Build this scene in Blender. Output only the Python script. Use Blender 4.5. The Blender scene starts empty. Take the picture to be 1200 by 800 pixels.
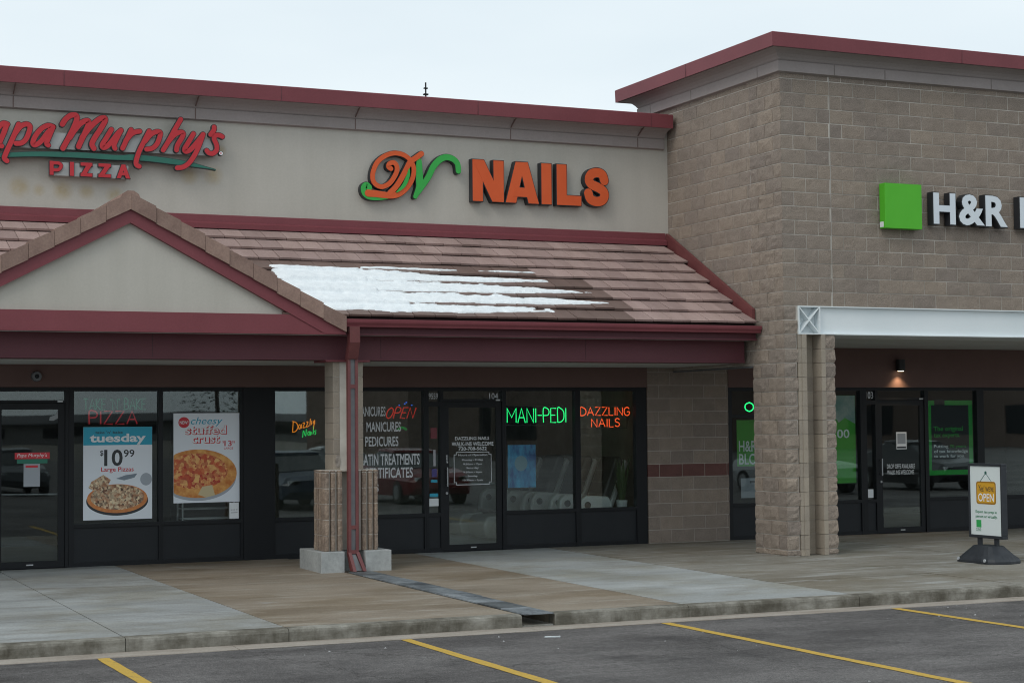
import bpy, bmesh, math, random
from mathutils import Vector, Matrix, noise
random.seed(7)
R = math.radians
sc = bpy.context.scene
C = sc.collection

# ---------------------------------------------------------------- camera
cd = bpy.data.cameras.new("camera"); cd.sensor_width = 36.0; cd.lens = 61.72
cd.clip_start = 0.1; cd.clip_end = 2000
cam = bpy.data.objects.new("camera", cd); C.objects.link(cam)
def cam_matrix(yaw, pitch, roll, loc):
    cy, sy, cp, sp, cr, sr = math.cos(yaw), math.sin(yaw), math.cos(pitch), math.sin(pitch), math.cos(roll), math.sin(roll)
    fwd = Vector((sy*cp, cy*cp, sp)); right = Vector((cy, -sy, 0)); up = right.cross(fwd)
    r2 = cr*right + sr*up; u2 = -sr*right + cr*up
    m = Matrix((r2, u2, -fwd)).transposed().to_4x4(); m.translation = loc
    return m
cam.matrix_world = cam_matrix(R(24.4267), R(2.70098), R(-0.52538), (0, 0, 2.06))
sc.camera = cam

# ---------------------------------------------------------------- sky and light (overcast)
w = bpy.data.worlds.new("World"); sc.world = w; w.use_nodes = True
nt = w.node_tree; N = nt.nodes; N.clear()
out = N.new("ShaderNodeOutputWorld"); bg = N.new("ShaderNodeBackground"); bg.inputs[1].default_value = 0.1
sky = N.new("ShaderNodeTexSky"); sky.sky_type = 'NISHITA'; sky.sun_disc = False
SUN_EL, SUN_AZ = 46, 240     # azimuth the sun stands at, clockwise from +Y
sky.sun_elevation = R(SUN_EL); sky.sun_rotation = R(SUN_AZ); sky.air_density = 1.0; sky.dust_density = 2.5
hsv = N.new("ShaderNodeHueSaturation"); hsv.inputs['Saturation'].default_value = 0.55
tc = N.new("ShaderNodeTexCoord"); mp = N.new("ShaderNodeMapping"); mp.inputs['Scale'].default_value = (1.2, 1.2, 4.0)
cl = N.new("ShaderNodeTexNoise"); cl.inputs['Scale'].default_value = 1.6; cl.inputs['Detail'].default_value = 4; cl.inputs['Roughness'].default_value = 0.55
rp = N.new("ShaderNodeValToRGB")
rp.color_ramp.elements[0].position = 0.3; rp.color_ramp.elements[0].color = (0.70, 0.80, 0.86, 1)
rp.color_ramp.elements[1].position = 0.72; rp.color_ramp.elements[1].color = (0.86, 0.94, 0.97, 1)
sc10 = N.new("ShaderNodeVectorMath"); sc10.operation = 'SCALE'; sc10.inputs['Scale'].default_value = 11.6
mix = N.new("ShaderNodeMix"); mix.data_type = 'RGBA'; mix.inputs['Factor'].default_value = 0.84
L = nt.links
L.new(sky.outputs[0], hsv.inputs['Color']); L.new(tc.outputs['Generated'], mp.inputs[0]); L.new(mp.outputs[0], cl.inputs['Vector'])
L.new(cl.outputs[0], rp.inputs[0]); L.new(rp.outputs[0], sc10.inputs[0])
L.new(hsv.outputs[0], mix.inputs[6]); L.new(sc10.outputs[0], mix.inputs[7]); L.new(mix.outputs[2], bg.inputs[0]); L.new(bg.outputs[0], out.inputs[0])
sd = bpy.data.lights.new("sun", 'SUN'); sd.energy = 0.85; sd.angle = R(25); sd.color = (1.0, 0.95, 0.88)
so = bpy.data.objects.new("sun", sd); C.objects.link(so)
az, el = R(SUN_AZ), R(SUN_EL)
sdir = Vector((math.sin(az)*math.cos(el), math.cos(az)*math.cos(el), math.sin(el)))
so.rotation_euler = (-sdir).to_track_quat('-Z', 'Y').to_euler()
sc.view_settings.view_transform = 'Standard'; sc.view_settings.look = 'None'
sc.view_settings.exposure = 0.0; sc.view_settings.gamma = 1.0; sc.view_settings.use_curve_mapping = False
sc.cycles.use_denoising = True
sc.cycles.filter_width = 1.05
sc.cycles.max_bounces = 8; sc.cycles.transparent_max_bounces = 16
sc.cycles.sample_clamp_indirect = 6.0

# ---------------------------------------------------------------- materials
def mat(name, col, rough=0.6, metal=0.0, emit=None, estr=0.0, spec=0.5):
    m = bpy.data.materials.get(name)
    if m: return m
    m = bpy.data.materials.new(name); m.use_nodes = True
    b = m.node_tree.nodes['Principled BSDF']
    b.inputs['Base Color'].default_value = (*col, 1); b.inputs['Roughness'].default_value = rough
    b.inputs['Metallic'].default_value = metal; b.inputs['Specular IOR Level'].default_value = spec
    if emit: b.inputs['Emission Color'].default_value = (*emit, 1); b.inputs['Emission Strength'].default_value = estr
    return m
def nodes(m): return m.node_tree.nodes, m.node_tree.links, m.node_tree.nodes['Principled BSDF']
def tex(m, kind, scale, coord='Object', stretch=(1,1,1), detail=6, rough=0.6):
    n, l, b = nodes(m)
    t = n.new('ShaderNodeTexCoord'); mp = n.new('ShaderNodeMapping'); mp.inputs['Scale'].default_value = stretch
    x = n.new(kind); x.inputs['Scale'].default_value = scale
    if kind == 'ShaderNodeTexNoise': x.inputs['Detail'].default_value = detail; x.inputs['Roughness'].default_value = rough
    l.new(t.outputs[coord], mp.inputs[0]); l.new(mp.outputs[0], x.inputs['Vector'])
    return x
def ramp(m, src, p0, c0, p1, c1):
    n, l, b = nodes(m); r = n.new('ShaderNodeValToRGB')
    e = r.color_ramp.elements; e[0].position = p0; e[0].color = (*c0, 1); e[1].position = p1; e[1].color = (*c1, 1)
    l.new(src, r.inputs[0]); return r.outputs[0]
def mul(m, a, b_, fac=1.0, mode='MULTIPLY'):
    n, l, b = nodes(m); x = n.new('ShaderNodeMix'); x.data_type = 'RGBA'; x.blend_type = mode
    if isinstance(fac, float): x.inputs['Factor'].default_value = fac
    else: l.new(fac, x.inputs['Factor'])
    for s, k in ((a, 6), (b_, 7)):
        if isinstance(s, tuple): x.inputs[k].default_value = (*s, 1)
        else: l.new(s, x.inputs[k])
    return x.outputs[2]
def setcol(m, c): n, l, b = nodes(m); l.new(c, b.inputs['Base Color'])
def bump(m, src, strength, dist=0.01):
    n, l, b = nodes(m); bp = n.new('ShaderNodeBump'); bp.inputs['Strength'].default_value = strength; bp.inputs['Distance'].default_value = dist
    l.new(src, bp.inputs['Height']); l.new(bp.outputs[0], b.inputs['Normal'])
def varied(name, c0, c1, scale=3.0, rough=0.7, stretch=(1,1,1), fine=None, bumps=None, attr=None, spec=0.5, metal=0.0):
    """base colour wandering between two tones, with optional fine grain, relief and a per-piece tint"""
    m = bpy.data.materials.get(name)
    if m: return m
    m = mat(name, c0, rough, metal, spec=spec)
    t = tex(m, 'ShaderNodeTexNoise', scale, stretch=stretch)
    c = ramp(m, t.outputs[0], .35, c0, .65, c1)
    if fine:
        f = tex(m, 'ShaderNodeTexNoise', fine[0], detail=3)
        c = mul(m, c, ramp(m, f.outputs[0], .3, (fine[1],)*3, .7, (fine[2],)*3))
    if attr:
        n, l, b = nodes(m); a = n.new('ShaderNodeAttribute'); a.attribute_name = 'tint'
        c = mul(m, c, ramp(m, a.outputs['Fac'], 0, attr[0], 1, attr[1]))
    setcol(m, c)
    if bumps:
        f = tex(m, 'ShaderNodeTexNoise', bumps[0], detail=5); bump(m, f.outputs[0], bumps[1], bumps[2])
    return m
def glow(name, col, strength):
    m = bpy.data.materials.get(name)
    if m: return m
    m = bpy.data.materials.new(name); m.use_nodes = True; n = m.node_tree.nodes; n.clear()
    o = n.new('ShaderNodeOutputMaterial'); e = n.new('ShaderNodeEmission'); e.inputs[0].default_value = (*col, 1); e.inputs[1].default_value = strength
    m.node_tree.links.new(e.outputs[0], o.inputs[0]); return m
def glass(name, tint, base):
    m = bpy.data.materials.new(name); m.use_nodes = True; n = m.node_tree.nodes; l = m.node_tree.links; n.clear()
    o = n.new('ShaderNodeOutputMaterial'); mx = n.new('ShaderNodeMixShader')
    tr = n.new('ShaderNodeBsdfTransparent'); tr.inputs[0].default_value = (*tint, 1)
    gl = n.new('ShaderNodeBsdfGlossy'); gl.inputs['Roughness'].default_value = 0.012; gl.inputs[0].default_value = (0.88, 0.96, 0.95, 1)
    fr = n.new('ShaderNodeFresnel'); fr.inputs[0].default_value = 1.5
    ad = n.new('ShaderNodeMath'); ad.operation = 'ADD'; ad.inputs[1].default_value = base; ad.use_clamp = True
    t = n.new('ShaderNodeTexCoord'); no = n.new('ShaderNodeTexNoise'); no.inputs['Scale'].default_value = 0.9; no.inputs['Detail'].default_value = 1
    bp = n.new('ShaderNodeBump'); bp.inputs['Strength'].default_value = 0.06; bp.inputs['Distance'].default_value = 0.02
    l.new(t.outputs['Object'], no.inputs['Vector']); l.new(no.outputs[0], bp.inputs['Height']); l.new(bp.outputs[0], gl.inputs['Normal'])
    l.new(fr.outputs[0], ad.inputs[0]); l.new(ad.outputs[0], mx.inputs[0]); l.new(tr.outputs[0], mx.inputs[1]); l.new(gl.outputs[0], mx.inputs[2]); l.new(mx.outputs[0], o.inputs[0])
    return m

M = {}
M['frame'] = mat('black_frame', (.007, .0085, .011), .5, spec=.3)
M['kick'] = varied('kick_panel', (.010, .0125, .016), (.014, .0165, .020), 2, .55, spec=.35)
M['glass'] = glass('window_glass', (.95, .972, .968), .018)
M['reflective_glass'] = glass('reflective_salon_glass', (.90, .94, .93), .065)  # same glass with added mirror share, for stronger reflections in the salon panes
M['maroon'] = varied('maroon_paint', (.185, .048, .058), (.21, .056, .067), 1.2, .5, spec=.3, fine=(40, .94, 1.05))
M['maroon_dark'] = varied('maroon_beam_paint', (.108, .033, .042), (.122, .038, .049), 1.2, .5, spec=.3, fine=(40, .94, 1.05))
M['maroon_rail'] = varied('downspout_paint', (.14, .04, .042), (.175, .053, .052), 5, .5, fine=(60, .85, 1.1))
M['soffit'] = varied('soffit_stucco', (.40, .40, .38), (.44, .44, .42), 3, .85)
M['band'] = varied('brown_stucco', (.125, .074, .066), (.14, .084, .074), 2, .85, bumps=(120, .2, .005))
M['cornice'] = varied('cornice_stucco', (.30, .265, .255), (.335, .295, .287), 1.0, .85, fine=(30, .95, 1.04), bumps=(150, .15, .004))
M['galv'] = varied('galvanised', (.125, .13, .14), (.17, .175, .185), 6, .5, metal=.3)
M['white_steel'] = varied('white_painted_steel', (.72, .78, .80), (.78, .83, .85), .8, .45)
M['mortar'] = varied('mortar', (.36, .325, .285), (.64, .60, .54), 1.3, .9)
M['mortar_dark'] = varied('pier_mortar', (.33, .295, .26), (.40, .365, .33), 3, .9)
M['block'] = varied('split_face_block', (.262, .220, .185), (.305, .258, .219), 5, .92, fine=(70, .62, 1.30), attr=((.88, .88, .90), (1.10, 1.07, 1.03)), bumps=(90, .55, .012), spec=.2)
M['block_flute'] = varied('fluted_block', (.245, .19, .15), (.30, .24, .195), 6, .92, fine=(40, .68, 1.25), attr=((.86, .86, .88), (1.12, 1.08, 1.04)), bumps=(90, .6, .012), spec=.2)
M['block_smooth'] = varied('smooth_block', (.30, .26, .215), (.35, .305, .255), 3, .88, fine=(70, .88, 1.1), attr=((.9, .9, .9), (1.08, 1.07, 1.04)), bumps=(160, .2, .004), spec=.25)
M['block_pier'] = varied('pier_block', (.225, .185, .155), (.265, .22, .187), 6, .92, fine=(60, .8, 1.15), attr=((.88, .88, .9), (1.1, 1.08, 1.05)), bumps=(100, .4, .008), spec=.2)
M['block_red'] = varied('red_block', (.125, .062, .056), (.15, .074, .066), 6, .92, fine=(60, .85, 1.12), attr=((.9, .9, .9), (1.08, 1.06, 1.05)), bumps=(100, .35, .008), spec=.2)
M['tile'] = varied('concrete_roof_tile', (.32, .228, .205), (.385, .28, .255), 4, .85, stretch=(1, .25, .25), fine=(45, .88, 1.1), attr=((.84, .83, .84), (1.1, 1.1, 1.1)), bumps=(70, .3, .006), spec=.3)
M['tile_wet'] = varied('damp_roof_tile', (.155, .105, .09), (.185, .126, .108), 4, .5, stretch=(1, .25, .25), fine=(45, .9, 1.1), attr=((.85, .85, .85), (1.1, 1.1, 1.1)), spec=.4)
M['tile_rake'] = varied('rake_tile', (.25, .165, .138), (.315, .215, .178), 5, .85, fine=(45, .86, 1.1), attr=((.85, .84, .84), (1.1, 1.1, 1.08)), bumps=(70, .3, .006), spec=.3)
M['tarred'] = mat('roof_underlay', (.03, .022, .02), .9)
M['snow'] = varied('old_snow', (.80, .85, .88), (.90, .94, .96), 9, .75, fine=(60, .93, 1.03), bumps=(45, .6, .02))
M['plinth'] = varied('cast_concrete', (.30, .315, .315), (.40, .415, .41), 3, .85, fine=(25, .85, 1.08), bumps=(80, .3, .006))
M['rubber'] = varied('black_rubber', (.018, .022, .028), (.026, .03, .037), 8, .55)
M['white_print'] = mat('white_print', (.78, .81, .83), .5)
M['red_print'] = mat('red_print', (.60, .03, .045), .5)
M['teal_print'] = mat('teal_print', (.02, .36, .52), .5)
M['dark_print'] = mat('dark_print', (.03, .035, .04), .5)
M['vinyl'] = mat('white_vinyl', (.62, .65, .67), .5)
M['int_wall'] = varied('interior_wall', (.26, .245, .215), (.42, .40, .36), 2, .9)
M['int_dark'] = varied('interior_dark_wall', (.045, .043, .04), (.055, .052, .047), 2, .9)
M['int_floor'] = varied('interior_floor', (.15, .14, .13), (.19, .18, .165), 3, .5)

# stucco with faint vertical weather streaks and rust-tinted ghosts of old lettering under the pizza sign
def stucco():
    m = varied('beige_stucco', (.462, .438, .390), (.505, .478, .43), .7, .9, fine=(35, .97, 1.03), bumps=(140, .12, .004))
    n, l, b = nodes(m)
    base = b.inputs['Base Color'].links[0].from_socket
    st = tex(m, 'ShaderNodeTexNoise', 1.4, stretch=(2.2, 1, .18), detail=5)
    c = mul(m, base, ramp(m, st.outputs[0], .35, (.965, .965, .96), .6, (1.02, 1.02, 1.02)))
    t = n.new('ShaderNodeTexCoord')
    total = None
    for (x, z, r) in ((3.72, 5.33, .17), (3.98, 5.30, .10), (4.30, 5.31, .16), (4.62, 5.31, .13), (5.0, 5.28, .14), (6.05, 5.60, .15), (6.40, 5.62, .16), (6.5, 5.98, .10)):
        d = n.new('ShaderNodeVectorMath'); d.operation = 'DISTANCE'; d.inputs[1].default_value = (x, 24.28, z); l.new(t.outputs['Object'], d.inputs[0])
        k = n.new('ShaderNodeMapRange'); k.inputs[1].default_value = r; k.inputs[2].default_value = r*.25; k.inputs[3].default_value = 0; k.inputs[4].default_value = 1
        l.new(d.outputs['Value'], k.inputs[0])
        if total is None: total = k.outputs[0]
        else:
            a = n.new('ShaderNodeMath'); a.operation = 'MAXIMUM'; l.new(total, a.inputs[0]); l.new(k.outputs[0], a.inputs[1]); total = a.outputs[0]
    nz = tex(m, 'ShaderNodeTexNoise', 9, detail=4)
    pr = n.new('ShaderNodeMath'); pr.operation = 'MULTIPLY'; l.new(total, pr.inputs[0]); l.new(nz.outputs[0], pr.inputs[1])
    pr2 = n.new('ShaderNodeMath'); pr2.operation = 'MULTIPLY'; pr2.inputs[1].default_value = 1.0; pr2.use_clamp = True; l.new(pr.outputs[0], pr2.inputs[0])
    setcol(m, mul(m, c, (.40, .30, .14), pr2.outputs[0], 'MIX'))
    return m
M['stucco'] = stucco()

# concrete of the walk, in the tones the different pours have
def concrete(name, c0, c1, c2):
    m = mat(name, c0, .62, spec=.35)
    a = tex(m, 'ShaderNodeTexNoise', .9, stretch=(.6, 1.5, 1), detail=7, rough=.62)
    c = ramp(m, a.outputs[0], .36, c0, .66, c1)
    b2 = tex(m, 'ShaderNodeTexNoise', 2.4, stretch=(.45, 2.2, 1), detail=6, rough=.65)
    c = mul(m, c, c2, ramp(m, b2.outputs[0], .52, (0, 0, 0), .72, (1, 1, 1)), 'MIX')
    f = tex(m, 'ShaderNodeTexNoise', 45, detail=4)
    c = mul(m, c, ramp(m, f.outputs[0], .3, (.82,)*3, .7, (1.12,)*3))
    g = tex(m, 'ShaderNodeTexNoise', .55, stretch=(1, 1.3, 1), detail=8, rough=.66)          # damp brown staining that runs across the joints
    c = mul(m, c, mul(m, c, (.74, .69, .60)), ramp(m, g.outputs[0], .46, (0, 0, 0), .62, (.85,)*3), 'MIX')
    h = tex(m, 'ShaderNodeTexNoise', 1.1, stretch=(.55, 1.6, 1), detail=9, rough=.72)        # dried salt
    c = mul(m, c, (.44, .455, .455), ramp(m, h.outputs[0], .60, (0, 0, 0), .76, (.8,)*3), 'MIX')
    setcol(m, c)
    n, l, b = nodes(m)
    rr = n.new('ShaderNodeMapRange'); rr.inputs[3].default_value = .42; rr.inputs[4].default_value = .8; l.new(a.outputs[0], rr.inputs[0]); l.new(rr.outputs[0], b.inputs['Roughness'])
    bump(m, f.outputs[0], .15, .004)
    return m
M['conc_grey'] = concrete('concrete_grey', (.265, .275, .272), (.38, .395, .39), (.24, .238, .226))
M['conc_brown'] = concrete('concrete_brown', (.21, .172, .13), (.285, .24, .188), (.335, .305, .26))
M['conc_light'] = concrete('concrete_light', (.31, .325, .322), (.39, .405, .40), (.28, .28, .268))
M['conc_tan'] = concrete('concrete_tan', (.20, .185, .155), (.275, .26, .228), (.38, .385, .375))
def curbmat():
    m = mat('stained_curb', (.2, .2, .19), .75, spec=.3)
    a = tex(m, 'ShaderNodeTexNoise', 2.2, stretch=(1, 1, .5), detail=7, rough=.7)
    c = ramp(m, a.outputs[0], .40, (.12, .112, .094), .62, (.28, .272, .248))
    b2 = tex(m, 'ShaderNodeTexNoise', 6, stretch=(.7, 1, 1.6), detail=8, rough=.7)
    c = mul(m, c, ramp(m, b2.outputs[0], .35, (.62, .59, .53), .65, (1.18, 1.17, 1.14)))
    setcol(m, c); bump(m, b2.outputs[0], .3, .01); return m
M['curb'] = curbmat()
M['gutterpan'] = varied('gutter_pan', (.27, .232, .195), (.36, .325, .285), 3.0, .8, stretch=(.5, 2.5, 1), fine=(50, .85, 1.1), spec=.3)
def asphaltmat():
    m = mat('asphalt', (.1, .1, .1), .8, spec=.3)
    p0 = tex(m, 'ShaderNodeTexNoise', .4, stretch=(.8, 1.5, 1), detail=10, rough=.68)
    c = ramp(m, p0.outputs[0], .38, (.066, .061, .060), .62, (.150, .141, .137))
    s = tex(m, 'ShaderNodeTexNoise', 70, detail=4, rough=.7)
    c = mul(m, c, ramp(m, s.outputs[0], .36, (.42,)*3, .66, (1.60,)*3))
    k = tex(m, 'ShaderNodeTexVoronoi', 28)
    c = mul(m, c, ramp(m, k.outputs['Distance'], .0, (1.5, 1.48, 1.44), .18, (1, 1, 1)))
    p = tex(m, 'ShaderNodeTexNoise', 1.5, stretch=(.6, 1.8, 1), detail=9, rough=.74)
    c = mul(m, c, (.20, .196, .19), ramp(m, p.outputs[0], .55, (0, 0, 0), .78, (.8,)*3), 'MIX')
    g2 = tex(m, 'ShaderNodeTexNoise', 16, detail=6, rough=.75)
    c = mul(m, c, ramp(m, g2.outputs[0], .36, (.72,)*3, .64, (1.28,)*3))
    o = tex(m, 'ShaderNodeTexNoise', .8, stretch=(1.1, 1, 1), detail=5, rough=.6)
    c = mul(m, c, ramp(m, o.outputs[0], .30, (.62, .62, .63), .44, (1, 1, 1)))
    n, l, b = nodes(m)
    v = tex(m, 'ShaderNodeTexVoronoi', .38); v.feature = 'DISTANCE_TO_EDGE'
    wob = tex(m, 'ShaderNodeTexNoise', 2.2, detail=6, rough=.65); mp2 = v.inputs['Vector'].links[0].from_node
    ad = n.new('ShaderNodeVectorMath'); ad.operation = 'MULTIPLY_ADD'; ad.inputs[1].default_value = (.9, .9, 0)
    l.new(wob.outputs['Color'], ad.inputs[0]); l.new(mp2.outputs[0], ad.inputs[2]); l.new(ad.outputs[0], v.inputs['Vector'])
    c = mul(m, c, ramp(m, v.outputs['Distance'], .0, (.42, .41, .40), .0045, (1, 1, 1)))
    d = tex(m, 'ShaderNodeTexVoronoi', .62)
    c = mul(m, c, ramp(m, d.outputs['Distance'], .05, (.55, .54, .53), .17, (1, 1, 1)), .7)
    setcol(m, c)
    rr = n.new('ShaderNodeMapRange'); rr.inputs[3].default_value = .55; rr.inputs[4].default_value = .95; l.new(p.outputs[0], rr.inputs[0]); l.new(rr.outputs[0], b.inputs['Roughness'])
    bump(m, s.outputs[0], .8, .008); return m
M['asphalt'] = asphaltmat()
def linemat():
    m = mat('yellow_line_paint', (.55, .33, .05), .7, spec=.3)
    a = tex(m, 'ShaderNodeTexNoise', 14, detail=7, rough=.75)
    c = ramp(m, a.outputs[0], .30, (.15, .125, .09), .45, (.53, .345, .062))
    f = tex(m, 'ShaderNodeTexNoise', 120, detail=2)
    setcol(m, mul(m, c, ramp(m, f.outputs[0], .3, (.8,)*3, .7, (1.12,)*3))); return m
M['yline'] = linemat()

# ---------------------------------------------------------------- mesh helpers
FRONT = False        # shop fronts and rooms are built with their glass at y = 24.0 and scaled about the camera, pushing the glass to y = 24.25
KF = 24.25/24.0
def scale_about_cam(p): return Vector((p[0]*KF, p[1]+.25, 2.06+(p[2]-2.06)*KF))
class MB:
    def __init__(s): s.bm = bmesh.new(); s.tint = s.bm.faces.layers.float.new('tint_f'); s.t = .5; s.mi = 0
    def face(s, vs):
        f = s.bm.faces.new([v if isinstance(v, bmesh.types.BMVert) else s.bm.verts.new(v) for v in vs]); f[s.tint] = s.t; f.material_index = s.mi; return f
    def hexa(s, p):     # 8 points: bottom ring 0-3, top ring 4-7
        v = [s.bm.verts.new(q) for q in p]
        for a in ((3,2,1,0), (4,5,6,7), (0,1,5,4), (1,2,6,5), (2,3,7,6), (3,0,4,7)): s.face([v[i] for i in a])
        return v
    def box(s, x0, x1, y0, y1, z0, z1):
        return s.hexa([(x0,y0,z0),(x1,y0,z0),(x1,y1,z0),(x0,y1,z0),(x0,y0,z1),(x1,y0,z1),(x1,y1,z1),(x0,y1,z1)])
    def prism(s, pts, y0, y1):  # outline in (x,z), extruded along y
        a = [s.bm.verts.new((x, y0, z)) for x, z in pts]; b = [s.bm.verts.new((x, y1, z)) for x, z in pts]; n = len(pts)
        s.face(a); s.face(b[::-1])
        for i in range(n): s.face([a[i], a[(i+1) % n], b[(i+1) % n], b[i]][::-1])
    def prism_x(s, pts, x0, x1):  # outline in (y,z), extruded along x
        a = [s.bm.verts.new((x0, y, z)) for y, z in pts]; b = [s.bm.verts.new((x1, y, z)) for y, z in pts]; n = len(pts)
        s.face(a[::-1]); s.face(b)
        for i in range(n): s.face([a[i], a[(i+1) % n], b[(i+1) % n], b[i]])
    def ring(s, prof, path):   # open profile (offset, z) swept along a mitred plan path; path: list of (x, y, ox, oy)
        rows = [[s.bm.verts.new((x+ox*d, y+oy*d, z)) for d, z in prof] for x, y, ox, oy in path]
        for a, b in zip(rows, rows[1:]):
            for i in range(len(prof)-1): s.face([a[i], b[i], b[i+1], a[i+1]])
        s.face(rows[0]); s.face(rows[-1][::-1])
    def cyl(s, c0, c1, r0, r1=None, n=16, caps=True):
        r1 = r0 if r1 is None else r1; c0, c1 = Vector(c0), Vector(c1); ax = (c1-c0).normalized()
        u = ax.orthogonal().normalized(); v = ax.cross(u)
        A = [s.bm.verts.new(c0+r0*(math.cos(2*math.pi*i/n)*u+math.sin(2*math.pi*i/n)*v)) for i in range(n)]
        B = [s.bm.verts.new(c1+r1*(math.cos(2*math.pi*i/n)*u+math.sin(2*math.pi*i/n)*v)) for i in range(n)]
        for i in range(n): s.face([A[i], A[(i+1) % n], B[(i+1) % n], B[i]])
        if caps: s.face(A[::-1]); s.face(B)
    def disc(s, x, z, rx, rz, y0, y1, n=40): s.prism([(x+rx*math.cos(2*math.pi*i/n), z+rz*math.sin(2*math.pi*i/n)) for i in range(n)], y0, y1)
    def ribbon(s, pts, wd, y0, y1, taper=None, round_end=True):
        """a fat stroke in the (x,z) plane with round ends, extruded along y"""
        P = smooth(pts, 5); n = len(P); Lf, Rt = [], []
        for i, p in enumerate(P):
            q0 = P[max(i-1, 0)]; q1 = P[min(i+1, n-1)]
            dx, dz = q1[0]-q0[0], q1[1]-q0[1]; l = math.hypot(dx, dz) or 1; nx, nz = -dz/l, dx/l
            h = wd/2*(taper(i/(n-1)) if taper else 1)
            Lf.append((p[0]+nx*h, p[1]+nz*h)); Rt.append((p[0]-nx*h, p[1]-nz*h))
        yl = (y0, y1)
        V = [[[s.bm.verts.new((p[0], y, p[1])) for p in side] for side in (Lf, Rt)] for y in yl]
        for i in range(n-1):
            s.face([V[0][0][i], V[0][0][i+1], V[0][1][i+1], V[0][1][i]]); s.face([V[1][0][i], V[1][1][i], V[1][1][i+1], V[1][0][i+1]])
            s.face([V[0][0][i+1], V[0][0][i], V[1][0][i], V[1][0][i+1]]); s.face([V[0][1][i], V[0][1][i+1], V[1][1][i+1], V[1][1][i]])
        for e in (0, n-1):
            if round_end:
                h = math.hypot(Lf[e][0]-Rt[e][0], Lf[e][1]-Rt[e][1])/2
                j = 1 if e == 0 else n-2
                a0 = math.atan2(Lf[e][1]-P[e][1], Lf[e][0]-P[e][0]); sg = 1 if e == 0 else -1
                mid = [(P[e][0]+h*math.cos(a0+sg*math.pi*k/8), P[e][1]+h*math.sin(a0+sg*math.pi*k/8)) for k in range(1, 8)]
                F = [s.bm.verts.new((x, y0, z)) for x, z in mid]; Bk = [s.bm.verts.new((x, y1, z)) for x, z in mid]
                s.face([V[0][0][e]]+F+[V[0][1][e]]); s.face([V[1][0][e]]+Bk+[V[1][1][e]])
                f2 = [V[0][0][e]]+F+[V[0][1][e]]; b2 = [V[1][0][e]]+Bk+[V[1][1][e]]
                for k in range(len(f2)-1): s.face([f2[k], f2[k+1], b2[k+1], b2[k]])
            else: s.face([V[0][0][e], V[0][1][e], V[1][1][e], V[1][0][e]])
    def build(s, name, mats, parent=None, recalc=True, smooth_sh=False, bevel=0.0):
        if FRONT:
            for v in s.bm.verts: v.co = scale_about_cam(v.co)
        if recalc: bmesh.ops.recalc_face_normals(s.bm, faces=s.bm.faces[:])
        me = bpy.data.meshes.new(name); s.bm.to_mesh(me); s.bm.free()
        a = me.attributes.get('tint_f')
        if a:
            vals = [d.value for d in a.data]; me.attributes.remove(a)
            t = me.attributes.new('tint', 'FLOAT', 'FACE')
            t.data.foreach_set('value', vals)
        for m in (mats if isinstance(mats, (list, tuple)) else [mats]): me.materials.append(M[m] if isinstance(m, str) else m)
        if smooth_sh: me.polygons.foreach_set('use_smooth', [True]*len(me.polygons))
        o = bpy.data.objects.new(name, me); C.objects.link(o)
        if parent: o.parent = parent
        if bevel:
            b = o.modifiers.new('edge', 'BEVEL'); b.width = bevel; b.segments = 2; b.limit_method = 'ANGLE'
        return o
def smooth(pts, k):   # Catmull-Rom through the points
    if len(pts) < 3: return [tuple(p) for p in pts]
    o = []
    for i in range(len(pts)-1):
        p0 = pts[max(i-1, 0)]; p1 = pts[i]; p2 = pts[i+1]; p3 = pts[min(i+2, len(pts)-1)]
        for j in range(k):
            t = j/k
            o.append(tuple(.5*((2*b)+(-a+c)*t+(2*a-5*b+4*c-d)*t*t+(-a+3*b-3*c+d)*t**3) for a, b, c, d in zip(p0, p1, p2, p3)))
    o.append(tuple(pts[-1])); return o
def thing(name, label, cat, loc=(0,0,0), rz=0, group=None):
    o = bpy.data.objects.new(name, None); C.objects.link(o); o.location = loc; o.rotation_euler = (0,0,rz); o.empty_display_size = .2
    return tag(o, label, cat, group)
def tag(o, label, cat, group=None, kind=None):
    o['label'] = label; o['category'] = cat
    if group: o['group'] = group
    if kind: o['kind'] = kind
    return o
def node(name, parent):   # an Empty that is a part and carries sub-parts
    o = bpy.data.objects.new(name, None); C.objects.link(o); o.parent = parent; o.empty_display_size = .1; return o
def struct(o): o['kind'] = 'structure'; return o
def boxobj(name, m, parent, *b, bevel=0.0):
    q = MB(); q.box(*b); return q.build(name, m, parent, bevel=bevel)

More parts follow.
